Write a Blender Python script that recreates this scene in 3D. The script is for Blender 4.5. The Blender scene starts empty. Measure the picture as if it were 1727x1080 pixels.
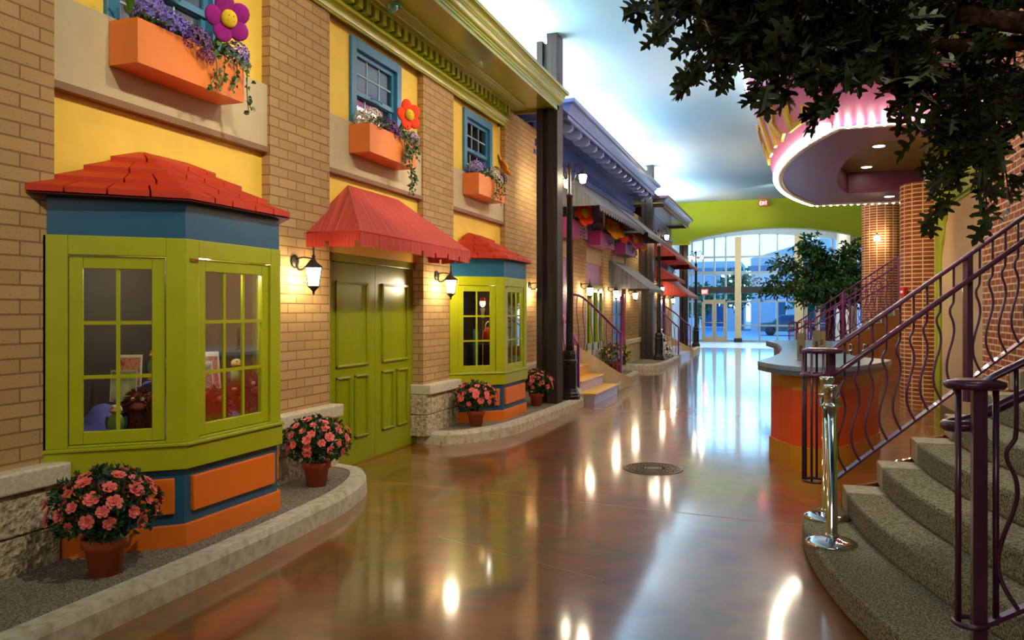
import bpy, math, random
from mathutils import Vector, Matrix
random.seed(7)
R = random.random
U = random.uniform
PI = math.pi
sc = bpy.context.scene
C = sc.collection

# ---------------------------------------------------------------- camera
FPX, CXP, CYP, HCAM = 1330.0, 863.5, 524.0, 1.6
YAW = math.atan((1320 - CXP) / FPX)
cam_d = bpy.data.cameras.new('camera')
cam_d.sensor_width = 36.0
cam_d.lens = FPX / 1727 * 36
cam_d.shift_y = -(540 - CYP) / 1727
cam_d.clip_start = 0.05
cam_d.clip_end = 400
cam = bpy.data.objects.new('camera', cam_d)
cam.location = (0, 0, HCAM)
cam.rotation_euler = (PI / 2, 0, YAW)
C.objects.link(cam)
sc.camera = cam

# ---------------------------------------------------------------- view, world, lights
sc.view_settings.view_transform = 'Standard'
sc.view_settings.look = 'None'
sc.view_settings.gamma = 1.0
sc.view_settings.use_curve_mapping = False
sc.view_settings.exposure = 0.45
sc.cycles.use_denoising = True
sc.cycles.max_bounces = 8
sc.cycles.diffuse_bounces = 4
sc.cycles.glossy_bounces = 4
sc.cycles.transmission_bounces = 6
sc.cycles.transparent_max_bounces = 12
sc.cycles.sample_clamp_indirect = 6.0
sc.cycles.caustics_reflective = False
sc.cycles.caustics_refractive = False

W = bpy.data.worlds.new('dusk_sky')
sc.world = W
W.use_nodes = True
wn = W.node_tree.nodes
wl = W.node_tree.links
wbg = wn['Background']
tc = wn.new('ShaderNodeTexCoord')
sx = wn.new('ShaderNodeSeparateXYZ')
rp = wn.new('ShaderNodeValToRGB')
rp.color_ramp.elements[0].position = 0.0
rp.color_ramp.elements[0].color = (0.75, 0.9, 1.0, 1)
rp.color_ramp.elements[1].position = 0.6
rp.color_ramp.elements[1].color = (0.25, 0.5, 0.9, 1)
wl.new(tc.outputs['Generated'], sx.inputs[0])
wl.new(sx.outputs['Z'], rp.inputs[0])
wl.new(rp.outputs[0], wbg.inputs['Color'])
wbg.inputs['Strength'].default_value = 2.2


def lamp(kind, loc, aim, power, col, size=1.0, size_y=None, spot=None, blend=0.6, shadow=True):
    d = bpy.data.lights.new('scene_light', kind)
    d.energy = power
    d.color = col
    if kind == 'AREA':
        d.size = size
        if size_y:
            d.shape = 'RECTANGLE'
            d.size_y = size_y
    else:
        d.shadow_soft_size = size
    if kind == 'SPOT':
        d.spot_size = math.radians(spot)
        d.spot_blend = blend
    o = bpy.data.objects.new('scene_light', d)
    o.location = loc
    v = Vector(aim) - Vector(loc)
    o.rotation_euler = v.to_track_quat('-Z', 'Y').to_euler()
    C.objects.link(o)
    return o


WARM = (1.0, 0.80, 0.52)
WARM2 = (1.0, 0.88, 0.70)
COOL = (0.72, 0.86, 1.0)
# cove lighting standing on the roofs of the street fronts, washing the painted ceiling
for (y0, p) in ((2.0, 150), (7.0, 170), (12.2, 240), (17.5, 260), (23.0, 240), (28.5, 220)):
    lamp('AREA', (-4.3, y0, 5.14), (-3.3, y0, 6.3), p * 0.75, (0.84, 0.93, 1.0), 4.6, 0.4)
# track spots on the ceiling, aimed at the street fronts
for (x, y, tx, ty, tz, p, a) in (
        (0.4, 2.2, -4.1, 3.6, 2.6, 430, 62), (0.6, 4.4, -4.1, 6.2, 2.4, 430, 62), (0.6, 7.4, -4.1, 9.4, 2.6, 430, 60),
        (0.2, 10.5, -4.1, 12.6, 2.6, 260, 60), (0.0, 14.5, -4.1, 17.5, 2.4, 320, 62), (0.0, 19.0, -4.1, 21.5, 2.4, 300, 62),
        (0.0, 24.5, -4.1, 27.5, 2.4, 320, 62), (0.0, 28.0, -3.0, 33.5, 5.2, 150, 60)):
    lamp('SPOT', (x, y, 5.7), (tx, ty, tz), p, WARM2, 0.07, spot=a, blend=0.8)
# tight accents on the window boxes
for (x, y, ty, p) in ((-1.9, 6.3, 4.9, 90), (-1.9, 9.2, 7.8, 120), (-1.9, 12.0, 10.7, 120)):
    lamp('SPOT', (x, y, 5.8), (-3.9, ty, 3.4), p, WARM, 0.03, spot=24, blend=0.7)
lamp('SPOT', (-0.9, 2.0, 5.7), (0.5, 9.0, 0.9), 560, WARM2, 0.08, spot=34, blend=0.9)  # spot added to brighten the menu stands and counter front
# over the stair and the bar
lamp('SPOT', (1.6, 3.2, 5.8), (0.7, 5.0, 0.3), 330, WARM2, 0.25, spot=70, blend=0.9)
lamp('SPOT', (-1.2, 7.0, 5.8), (0.4, 9.2, 0.6), 190, WARM, 0.2, spot=50, blend=0.9)
lamp('SPOT', (0.4, 9.4, 5.8), (2.4, 11.6, 1.6), 150, WARM, 0.2, spot=62, blend=0.9)
lamp('SPOT', (0.2, 12.6, 3.3), (2.1, 15.4, 2.0), 120, WARM, 0.1, spot=90, blend=0.9)
lamp('SPOT', (0.4, 16.8, 5.8), (1.8, 20.5, 1.3), 200, WARM, 0.2, spot=70, blend=0.9)
lamp('SPOT', (-0.8, 21.0, 5.8), (1.6, 26.0, 2.8), 520, WARM2, 0.2, spot=60, blend=0.9)
# daylight pushing in through the end glazing
lamp('AREA', (-0.5, 42.4, 3.0), (-0.5, 30, 1.5), 420, (0.45, 0.72, 1.0), 7.5, 4.6)
lamp('AREA', (-1.0, 37.0, 6.3), (-1.0, 37.5, 0), 420, (1.0, 0.9, 0.75), 5.0, 4.0)  # warm area light added to brighten the vestibule posts and header
# soft general fill from the hall behind the camera
lamp('AREA', (-0.8, -5.5, 4.6), (-1.4, 8, 1.2), 90, (1.0, 0.9, 0.78), 5.0, 2.6)


# ---------------------------------------------------------------- materials
def lin(h):
    h = h.lstrip('#')
    c = [int(h[i:i + 2], 16) / 255 for i in (0, 2, 4)]
    return tuple(x / 12.92 if x <= 0.04045 else ((x + 0.055) / 1.055) ** 2.4 for x in c) + (1.0,)


MATS = {}


def base_mat(name):
    m = bpy.data.materials.new(name)
    m.use_nodes = True
    return m, m.node_tree.nodes, m.node_tree.links, m.node_tree.nodes['Principled BSDF']


def noise(n, l, scale, detail=3.0, vec=None, rough=0.55):
    t = n.new('ShaderNodeTexNoise')
    t.inputs['Scale'].default_value = scale
    t.inputs['Detail'].default_value = detail
    t.inputs['Roughness'].default_value = rough
    if vec is None:
        g = n.new('ShaderNodeNewGeometry')
        vec = g.outputs['Position']
    l.new(vec, t.inputs['Vector'])
    return t


def ramp(n, l, src, stops):
    r = n.new('ShaderNodeValToRGB')
    e = r.color_ramp.elements
    while len(e) < len(stops):
        e.new(0.5)
    for i, (p, c) in enumerate(stops):
        e[i].position = p
        e[i].color = c
    l.new(src, r.inputs[0])
    return r


def bump(n, l, src, strength, dist, bsdf):
    b = n.new('ShaderNodeBump')
    b.inputs['Strength'].default_value = strength
    b.inputs['Distance'].default_value = dist
    l.new(src, b.inputs['Height'])
    l.new(b.outputs[0], bsdf.inputs['Normal'])


def sc_col(c, k):
    return (min(1, c[0] * k), min(1, c[1] * k), min(1, c[2] * k), 1)


def paint(name, hexc, rough=0.45, var=0.06, scale=6.0, bmp=0.05, bscale=60, metal=0.0, coat=0.0, spec=0.5):
    """a coloured surface with a little mottling and a fine texture"""
    if name in MATS:
        return MATS[name]
    m, n, l, b = base_mat(name)
    c = lin(hexc)
    t = noise(n, l, scale)
    r = ramp(n, l, t.outputs['Fac'], [(0.3, sc_col(c, 1 - var)), (0.7, sc_col(c, 1 + var))])
    l.new(r.outputs[0], b.inputs['Base Color'])
    b.inputs['Roughness'].default_value = rough
    b.inputs['Metallic'].default_value = metal
    b.inputs['Coat Weight'].default_value = coat
    b.inputs['Specular IOR Level'].default_value = spec
    if bmp:
        t2 = noise(n, l, bscale)
        bump(n, l, t2.outputs['Fac'], bmp, 0.01, b)
    MATS[name] = m
    return m


def speckle(name, cols, scale, rough=0.9, bmp=0.5, dist=0.01):
    if name in MATS:
        return MATS[name]
    m, n, l, b = base_mat(name)
    t = noise(n, l, scale, 2.0)
    k = len(cols)
    r = ramp(n, l, t.outputs['Fac'], [(0.32 + 0.36 * i / (k - 1), lin(c)) for i, c in enumerate(cols)])
    l.new(r.outputs[0], b.inputs['Base Color'])
    b.inputs['Roughness'].default_value = rough
    b.inputs['Specular IOR Level'].default_value = 0.2
    bump(n, l, t.outputs['Fac'], bmp, dist, b)
    MATS[name] = m
    return m


def emit(name, col, strength):
    if name in MATS:
        return MATS[name]
    m, n, l, b = base_mat(name)
    b.inputs['Base Color'].default_value = (0.8, 0.8, 0.8, 1)
    b.inputs['Emission Color'].default_value = col
    b.inputs['Emission Strength'].default_value = strength
    MATS[name] = m
    return m


def brick(name, c1, c2, mortar, bw=0.254, bh=0.083, ms=0.007, radius=None, speck='6B5435', bstr=0.6):
    if name in MATS:
        return MATS[name]
    m, n, l, b = base_mat(name)
    s = n.new('ShaderNodeSeparateXYZ')
    cb = n.new('ShaderNodeCombineXYZ')
    if radius:
        t0 = n.new('ShaderNodeTexCoord')
        l.new(t0.outputs['Object'], s.inputs[0])
        a = n.new('ShaderNodeMath'); a.operation = 'ARCTAN2'
        l.new(s.outputs['Y'], a.inputs[0]); l.new(s.outputs['X'], a.inputs[1])
        q = n.new('ShaderNodeMath'); q.operation = 'MULTIPLY'; q.inputs[1].default_value = radius
        l.new(a.outputs[0], q.inputs[0]); l.new(q.outputs[0], cb.inputs[0])
    else:
        g = n.new('ShaderNodeNewGeometry')
        l.new(g.outputs['Position'], s.inputs[0])
        a = n.new('ShaderNodeMath'); a.operation = 'ADD'
        l.new(s.outputs['X'], a.inputs[0]); l.new(s.outputs['Y'], a.inputs[1])
        l.new(a.outputs[0], cb.inputs[0])
    l.new(s.outputs['Z'], cb.inputs[1])
    bt = n.new('ShaderNodeTexBrick')
    bt.inputs['Scale'].default_value = 1.0
    bt.inputs['Brick Width'].default_value = bw
    bt.inputs['Row Height'].default_value = bh
    bt.inputs['Mortar Size'].default_value = ms
    bt.inputs['Mortar Smooth'].default_value = 0.15
    bt.inputs['Bias'].default_value = 0.0
    bt.inputs['Color1'].default_value = lin(c1)
    bt.inputs['Color2'].default_value = lin(c2)
    bt.inputs['Mortar'].default_value = lin(mortar)
    l.new(cb.outputs[0], bt.inputs['Vector'])
    t = noise(n, l, 90, 2.0)
    sp = ramp(n, l, t.outputs['Fac'], [(0.27, lin(speck)), (0.36, (1, 1, 1, 1))])
    mx = n.new('ShaderNodeMixRGB'); mx.blend_type = 'MULTIPLY'; mx.inputs[0].default_value = 0.6
    l.new(bt.outputs['Color'], mx.inputs[1]); l.new(sp.outputs[0], mx.inputs[2])
    l.new(mx.outputs[0], b.inputs['Base Color'])
    b.inputs['Roughness'].default_value = 0.85
    b.inputs['Specular IOR Level'].default_value = 0.25
    iv = n.new('ShaderNodeMath'); iv.operation = 'SUBTRACT'; iv.inputs[0].default_value = 1.0
    l.new(bt.outputs['Fac'], iv.inputs[1])
    ad = n.new('ShaderNodeMath'); ad.operation = 'MULTIPLY_ADD'; ad.inputs[1].default_value = 0.25
    l.new(t.outputs['Fac'], ad.inputs[0]); l.new(iv.outputs[0], ad.inputs[2])
    bump(n, l, ad.outputs[0], bstr, 0.008, b)
    MATS[name] = m
    return m


def glass(name, tint=(0.9, 0.95, 1.0), fac=0.12):
    """thin window glass: mostly clear with a mirror sheen"""
    if name in MATS:
        return MATS[name]
    m, n, l, b = base_mat(name)
    out = n['Material Output']
    tr = n.new('ShaderNodeBsdfTransparent'); tr.inputs[0].default_value = tint + (1,)
    gl = n.new('ShaderNodeBsdfGlossy'); gl.inputs['Roughness'].default_value = 0.02
    fr = n.new('ShaderNodeFresnel'); fr.inputs[0].default_value = 1.45
    ma = n.new('ShaderNodeMath'); ma.operation = 'MULTIPLY_ADD'; ma.inputs[1].default_value = 0.5; ma.inputs[2].default_value = fac
    l.new(fr.outputs[0], ma.inputs[0])
    mx = n.new('ShaderNodeMixShader')
    l.new(ma.outputs[0], mx.inputs[0]); l.new(tr.outputs[0], mx.inputs[1]); l.new(gl.outputs[0], mx.inputs[2])
    l.new(mx.outputs[0], out.inputs['Surface'])
    MATS[name] = m
    return m


def floor_mat():
    m, n, l, b = base_mat('acid stained concrete')
    t1 = noise(n, l, 0.5, 4.0, rough=0.5)
    t2 = noise(n, l, 2.2, 4.0, rough=0.5)
    t3 = noise(n, l, 24.0, 4.0)
    mi = n.new('ShaderNodeMath'); mi.operation = 'MULTIPLY_ADD'; mi.inputs[1].default_value = 0.55
    l.new(t2.outputs['Fac'], mi.inputs[0])
    h = n.new('ShaderNodeMath'); h.operation = 'MULTIPLY'; h.inputs[1].default_value = 0.5
    l.new(t1.outputs['Fac'], h.inputs[0]); l.new(h.outputs[0], mi.inputs[2])
    r = ramp(n, l, mi.outputs[0], [(0.36, lin('4E2A0E')), (0.44, lin('7E4014')), (0.51, lin('94541A')), (0.58, lin('765818')), (0.68, lin('A86C2E'))])
    g = n.new('ShaderNodeMixRGB'); g.blend_type = 'MULTIPLY'; g.inputs[0].default_value = 0.35
    l.new(r.outputs[0], g.inputs[1]); l.new(t3.outputs['Color'], g.inputs[2])
    l.new(r.outputs[0], g.inputs[1])
    rr = ramp(n, l, t3.outputs['Fac'], [(0.3, (0.7, 0.7, 0.7, 1)), (0.7, (1.1, 1.1, 1.1, 1))])
    l.new(rr.outputs[0], g.inputs[2])
    l.new(g.outputs[0], b.inputs['Base Color'])
    rg = ramp(n, l, t2.outputs['Fac'], [(0.3, (0.29, 0.29, 0.29, 1)), (0.7, (0.36, 0.36, 0.36, 1))])
    l.new(rg.outputs[0], b.inputs['Roughness'])
    b.inputs['Specular IOR Level'].default_value = 0.3
    b.inputs['Coat Weight'].default_value = 1.0
    b.inputs['Coat Roughness'].default_value = 0.09
    b.inputs['Coat IOR'].default_value = 1.65
    t4 = noise(n, l, 5.0, 2.0)
    bump(n, l, t4.outputs['Fac'], 0.05, 0.02, b)
    return m


def ceiling_mat():
    m, n, l, b = base_mat('painted cloud ceiling')
    g = n.new('ShaderNodeNewGeometry')
    mp = n.new('ShaderNodeMapping'); mp.inputs['Scale'].default_value = (0.22, 0.10, 0.3)
    mp.inputs['Location'].default_value = (0.55, 0.1, 0)
    l.new(g.outputs['Position'], mp.inputs['Vector'])
    t = noise(n, l, 1.0, 2.0, vec=mp.outputs[0], rough=0.4)
    r = ramp(n, l, t.outputs['Fac'], [(0.34, lin('6F9CB4')), (0.48, lin('8DB8CE')), (0.60, lin('BAD6E2')), (0.7, lin('E8F0F3'))])
    l.new(r.outputs[0], b.inputs['Base Color'])
    b.inputs['Roughness'].default_value = 0.9
    return m


def wood_dark():
    m, n, l, b = base_mat('dark weathered timber')
    g = n.new('ShaderNodeNewGeometry')
    mp = n.new('ShaderNodeMapping'); mp.inputs['Scale'].default_value = (18, 18, 0.8)
    l.new(g.outputs['Position'], mp.inputs['Vector'])
    t = noise(n, l, 1.0, 5.0, vec=mp.outputs[0], rough=0.6)
    r = ramp(n, l, t.outputs['Fac'], [(0.3, lin('1E1714')), (0.55, lin('352A24')), (0.75, lin('54463B'))])
    l.new(r.outputs[0], b.inputs['Base Color'])
    b.inputs['Roughness'].default_value = 0.55
    bump(n, l, t.outputs['Fac'], 0.4, 0.01, b)
    return m


def awning_mat(name, c1, c2, c3):
    m, n, l, b = base_mat(name)
    t0 = n.new('ShaderNodeUVMap')
    mp = n.new('ShaderNodeMapping'); mp.inputs['Scale'].default_value = (38, 0.2, 1)
    l.new(t0.outputs[0], mp.inputs['Vector'])
    t = noise(n, l, 1.0, 4.0, vec=mp.outputs[0], rough=0.8)
    r = ramp(n, l, t.outputs['Fac'], [(0.34, lin(c1)), (0.5, lin(c2)), (0.64, lin(c3))])
    l.new(r.outputs[0], b.inputs['Base Color'])
    b.inputs['Roughness'].default_value = 0.85
    b.inputs['Sheen Weight'].default_value = 0.2
    return m


P = paint
YEL = P('yellow wall paint', 'F4CC4C', 0.6, 0.04)
BEI = P('beige plaster', 'C7B78F', 0.75, 0.05, bmp=0.15, bscale=120)
BRN = P('brown trim', '8A6A48', 0.6)
GRN = P('lime green gloss paint', 'A3A912', 0.32, 0.05)
DGRN = P('olive green door paint', '8A9408', 0.30, 0.05)
CORN = P('chartreuse cornice paint', 'A2AA1E', 0.24, 0.015, coat=0.25, bmp=0.0)
BLU = P('steel blue paint', '1F5876', 0.35, 0.05)
WBLU = P('window blue paint', '3C7D9C', 0.4, 0.05)
ORG = P('orange paint', 'E8741A', 0.35, 0.04)
BXO = P('window box orange', 'EE8434', 0.5, 0.04)
RED = P('red roof paint', 'BE3412', 0.5, 0.06, spec=0.3)
WHT = P('white paint', 'EFEDE6', 0.5)
TBR = brick('tan brick', 'BD9C6A', 'B08E5E', '8A6C44', ms=0.006)
RBR = brick('red brick', 'A55A36', '8C4226', 'D9BE8E', ms=0.009, bw=0.21, bh=0.072)
RBRC = brick('red brick column', 'A55A36', '8C4226', 'D9BE8E', ms=0.009, bw=0.21, bh=0.072, radius=0.45)
STN = speckle('rock face stone', ['8E8468', 'BDB08C', 'D2C6A4'], 26, 0.95, 1.0, 0.03)
CAP = speckle('cut limestone', ['BDB596', 'C9C2A6', 'D5CFB8'], 40, 0.85, 0.2)
CRB = speckle('concrete curb', ['A9A183', 'BFB89E', 'CBC6B2'], 14, 0.7, 0.15)
CPT = speckle('tweed carpet', ['3C3A33', '7D7564', 'A79E88'], 130, 1.0, 0.6)
SCPT = speckle('stair carpet', ['4C4737', '8A8268', 'B5AD8E'], 90, 1.0, 0.8)
IRN = P('purple ironwork', '4E2440', 0.28, 0.08, coat=0.3)
PIRN = P('magenta purple ironwork', '7E2F6E', 0.35, 0.08)
BLK = P('black cast iron', '1C1816', 0.38, 0.1)
TER = P('terracotta', 'B4552A', 0.8, 0.1, bmp=0.2)
SOIL = speckle('moss', ['2A2416', '4A3D22', '5E5230'], 60)
LEAF = P('azalea leaf', '2E5020', 0.5, 0.35, scale=30)
LEAF2 = P('ivy leaf', '4A6A2C', 0.5, 0.4, scale=30)
OAK = P('oak leaf', '3A4A20', 0.45, 0.4, scale=9)
OAK2 = P('ficus leaf', '2F5A24', 0.5, 0.4, scale=8)
BARK = speckle('bark', ['2A1D14', '4B3423', '6A4A30'], 22, 0.9, 1.0, 0.02)
PINK = P('coral azalea petal', 'E8685C', 0.55, 0.32, scale=70)
CHR = P('polished chrome', 'D8D8D8', 0.08, 0.02, metal=1.0, bmp=0.0)
BRS = P('brass', 'C79A4A', 0.25, 0.05, metal=1.0, bmp=0.0)
GLS = glass('window glass')
GLD = glass('dark shop glass', (0.85, 0.85, 0.85), 0.0)
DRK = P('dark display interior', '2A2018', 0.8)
TBRD = P('tan reflection board', '6B4E3A', 0.8)
LIT = emit('warm lantern glass', (1.0, 0.80, 0.50, 1), 90)
LITS = emit('street lantern glass', (1.0, 0.82, 0.55, 1), 60)
BULB = emit('marquee bulb', (1.0, 0.86, 0.66, 1), 80)
DOWN = emit('downlight lens', (1.0, 0.92, 0.75, 1), 22)
WOODD = wood_dark()
AWR = awning_mat('red striped canvas', '8A140A', 'C02A12', 'DC5A22')
AWG = awning_mat('grey canvas', '4E5256', '70777D', '8A8C86')
AWD = awning_mat('dull red canvas', '6A1C14', '8E2C22', 'A8443A')


# ---------------------------------------------------------------- mesh kit
class M:
    def __init__(s):
        s.v = []; s.f = []; s.sm = []; s.uv = None

    def add(s, vs, fs, smooth=False):
        o = len(s.v)
        s.v += [tuple(p) for p in vs]
        for f in fs:
            s.f.append([i + o for i in f]); s.sm.append(smooth)
        return s

    def box(s, x0, x1, y0, y1, z0, z1):
        v = [(x, y, z) for z in (z0, z1) for y in (y0, y1) for x in (x0, x1)]
        return s.add(v, [(0, 2, 3, 1), (4, 5, 7, 6), (0, 1, 5, 4), (2, 6, 7, 3), (0, 4, 6, 2), (1, 3, 7, 5)])

    def obox(s, c, ax, ay, az):
        c = Vector(c); ax, ay, az = Vector(ax), Vector(ay), Vector(az)
        v = [c + ax * i + ay * j + az * k for k in (-1, 1) for j in (-1, 1) for i in (-1, 1)]
        return s.add(v, [(0, 2, 3, 1), (4, 5, 7, 6), (0, 1, 5, 4), (2, 6, 7, 3), (0, 4, 6, 2), (1, 3, 7, 5)])

    def ext(s, pts, vec, smooth=False, caps=True):
        n = len(pts); vec = Vector(vec)
        v = [Vector(p) for p in pts] + [Vector(p) + vec for p in pts]
        s.add(v, [(i, (i + 1) % n, n + (i + 1) % n, n + i) for i in range(n)], smooth)
        if caps:
            o = len(s.v) - 2 * n
            s.f.append([o + i for i in range(n)][::-1]); s.sm.append(False)
            s.f.append([o + n + i for i in range(n)]); s.sm.append(False)
        return s

    def prism(s, pts, z0, z1, smooth=False):
        return s.ext([(x, y, z0) for x, y in pts], (0, 0, z1 - z0), smooth)

    def rings(s, rings, smooth=True, closed=True, cap=True):
        n = len(rings[0]); o = len(s.v)
        for r in rings:
            s.v += [tuple(p) for p in r]
        for k in range(len(rings) - 1):
            for i in range(n if closed else n - 1):
                j = (i + 1) % n
                s.f.append([o + k * n + i, o + k * n + j, o + (k + 1) * n + j, o + (k + 1) * n + i]); s.sm.append(smooth)
        if cap and closed:
            s.f.append([o + i for i in range(n)][::-1]); s.sm.append(False)
            e = o + (len(rings) - 1) * n
            s.f.append([e + i for i in range(n)]); s.sm.append(False)
        return s

    def tube(s, path, r, seg=8, cap=True):
        pts = [Vector(p) for p in path]
        rr = r if isinstance(r, (list, tuple)) else [r] * len(pts)
        up = None; out = []
        for i, p in enumerate(pts):
            a = pts[max(i - 1, 0)]; b = pts[min(i + 1, len(pts) - 1)]
            t = (b - a)
            if t.length < 1e-9:
                t = Vector((0, 0, 1))
            t.normalize()
            if up is None:
                up = Vector((0, 0, 1)) if abs(t.z) < 0.9 else Vector((1, 0, 0))
            q = t.cross(up)
            if q.length < 1e-6:
                q = t.cross(Vector((0, 1, 0)))
            q.normalize(); w = q.cross(t).normalized(); up = w
            out.append([p + q * math.cos(2 * PI * k / seg) * rr[i] + w * math.sin(2 * PI * k / seg) * rr[i] for k in range(seg)])
        return s.rings(out, True, True, cap)

    def lathe(s, prof, c=(0, 0, 0), seg=20, a0=0.0, smooth=True, sq=None):
        c = Vector(c)
        out = []
        for r, z in prof:
            out.append([c + Vector((r * math.cos(a0 + 2 * PI * k / seg), r * math.sin(a0 + 2 * PI * k / seg), z)) for k in range(seg)])
        return s.rings(out, smooth)

    def ball(s, c, r, seg=12, rg=8, rot=None):
        if not isinstance(r, (tuple, list)):
            r = (r, r, r)
        c = Vector(c); out = []
        for j in range(1, rg):
            a = PI * j / rg
            ring = []
            for k in range(seg):
                p = Vector((r[0] * math.sin(a) * math.cos(2 * PI * k / seg), r[1] * math.sin(a) * math.sin(2 * PI * k / seg), -r[2] * math.cos(a)))
                if rot:
                    p = rot @ p
                ring.append(c + p)
            out.append(ring)
        o = len(s.v)
        s.rings(out, True, True, False)
        b = Vector((0, 0, -r[2])); t = Vector((0, 0, r[2]))
        if rot:
            b = rot @ b; t = rot @ t
        s.v += [tuple(c + b), tuple(c + t)]
        nb = len(s.v) - 2
        for k in range(seg):
            s.f.append([nb, o + (k + 1) % seg, o + k]); s.sm.append(True)
            e = o + (rg - 2) * seg
            s.f.append([nb + 1, e + k, e + (k + 1) % seg]); s.sm.append(True)
        return s

    def poly(s, pts):
        return s.add(pts, [list(range(len(pts)))])

    def moved(s, mat):
        s.v = [tuple(mat @ Vector(p)) for p in s.v]
        return s


WORLD = {}


def wmat(o):
    m = Matrix.Identity(4)
    while o is not None:
        m = Matrix.Translation(o.location) @ o.rotation_euler.to_matrix().to_4x4() @ m
        o = o.parent
    return m


def build(mb, name, mat, parent=None, local=False, bev=0.0, at=None, kind=None, label=None, uv=None):
    """links the mesh kit's content as ONE object; vertices are given in world space unless local"""
    v = mb.v
    loc = Vector(at) if at else None
    if not local:
        if parent is not None:
            inv = wmat(parent).inverted()
            v = [inv @ Vector(p) for p in v]
        if loc is not None:
            v = [Vector(p) - loc for p in v]
    me = bpy.data.meshes.new(name)
    me.from_pydata([tuple(p) for p in v], [], mb.f)
    me.polygons.foreach_set('use_smooth', mb.sm)
    if uv:
        lay = me.uv_layers.new(name='UVMap')
        for i, lp in enumerate(me.loops):
            lay.data[i].uv = uv[lp.vertex_index]
    me.materials.append(mat)
    me.update()
    o = bpy.data.objects.new(name, me)
    C.objects.link(o)
    if parent is not None:
        o.parent = parent
    if loc is not None:
        o.location = loc
    if bev:
        b = o.modifiers.new('bevel', 'BEVEL')
        b.width = bev; b.segments = 2; b.limit_method = 'ANGLE'; b.angle_limit = 0.6
    if kind:
        o['kind'] = kind
    if label:
        o['label'] = label
    return o


def thing(name, label, cat, loc=(0, 0, 0), rz=0.0, group=None):
    o = bpy.data.objects.new(name, None)
    o.empty_display_size = 0.1
    o.location = loc; o.rotation_euler = (0, 0, rz)
    o['label'] = label; o['category'] = cat
    if group:
        o['group'] = group
    C.objects.link(o)
    return o


def tag(o, label, cat, group=None):
    o['label'] = label; o['category'] = cat
    if group:
        o['group'] = group
    return o


def struct(name, loc=(0, 0, 0), label=None):
    o = bpy.data.objects.new(name, None)
    o.location = loc
    o['kind'] = 'structure'
    if label:
        o['label'] = label
    C.objects.link(o)
    return o


def dup(root, loc, rz=None, label=None):
    kids = {}
    for o in list(C.objects):
        if o.parent is not None:
            kids.setdefault(o.parent.name, []).append(o)
    r = root.copy(); C.objects.link(r)
    r.location = loc
    if rz is not None:
        r.rotation_euler = (0, 0, rz)
    if label:
        r['label'] = label
    for ch in kids.get(root.name, []):
        c = ch.copy(); C.objects.link(c); c.parent = r
        for g in kids.get(ch.name, []):
            d = g.copy(); C.objects.link(d); d.parent = c
    return r


def arc(cx, cy, r, a0, a1, n):
    return [(cx + r * math.cos(math.radians(a0 + (a1 - a0) * i / n)), cy + r * math.sin(math.radians(a0 + (a1 - a0) * i / n))) for i in range(n + 1)]


def curve_pts(pts, sub=6):
    """Catmull-Rom through the points"""
    P_ = [Vector(p) for p in pts]
    P_ = [P_[0] * 2 - P_[1]] + P_ + [P_[-1] * 2 - P_[-2]]
    out = []
    for i in range(1, len(P_) - 2):
        for k in range(sub):
            t = k / sub
            a, b, c, d = P_[i - 1], P_[i], P_[i + 1], P_[i + 2]
            out.append(0.5 * ((2 * b) + (c - a) * t + (2 * a - 5 * b + 4 * c - d) * t * t + (3 * b - a - 3 * c + d) * t ** 3))
    out.append(P_[-2])
    return out

# ================================================================ THE SETTING
ZC = 5.95
fl = M().box(-7.0, 9.0, -6.5, 34.8, -0.12, 0.0)
build(fl, 'floor', floor_mat(), kind='structure', label='polished brown stained concrete floor')
# saw-cut joints in the concrete
JNT = P('joint filler', 'B08A58', 0.5)
j = M()
for (x0, y0, x1, y1) in ((-3.95, 6.62, 0.5, 6.22), (-2.3, 5.1, -1.0, 4.6), (-3.0, 18.0, 0.0, 17.8)):
    d = Vector((x1 - x0, y1 - y0, 0)); q = Vector((-d.y, d.x, 0)).normalized() * 0.003
    a, b_ = Vector((x0, y0, 0.001)), Vector((x1, y1, 0.001))
    if y0 in (6.62,):
        q = q * 1.6
    j.add([a - q, b_ - q, b_ + q, a + q], [(0, 1, 2, 3)])
build(j, 'trim_1', JNT, kind='structure', label='thin pale control joints in the concrete floor')
TILE = speckle('pale entrance tile', ['8E9CA4', 'A9B6BC', 'BCC7CB'], 3.0, 0.35, 0.05)
build(M().box(-7.0, 9.0, 34.8, 41.7, -0.12, 0.002), 'floor', TILE, kind='structure', label='pale grey tiled entrance floor')
CEIL = ceiling_mat()
build(M().box(-9.0, 9.0, -6.5, 32.3, ZC, ZC + 0.15), 'ceiling', CEIL, kind='structure', label='ceiling painted as a blue sky with white clouds')
SKYW = P('pale sky wall paint', '8FB6C8', 0.9, 0.05, scale=0.5, bmp=0)
build(M().box(-9.2, -9.0, -6.5, 41.5, 0, ZC), 'wall_left', SKYW, kind='structure', label='far wall above the street fronts painted sky blue')
build(M().box(-9.0, 9.0, -6.7, -6.5, 0, ZC), 'wall_back', P('cream hall wall', 'D8C8A0', 0.8), kind='structure')
build(M().box(9.0, 9.2, -6.5, 41.5, 0, ZC + 1.5), 'wall_right', P('cream hall wall', 'D8C8A0', 0.8), kind='structure')

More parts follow.
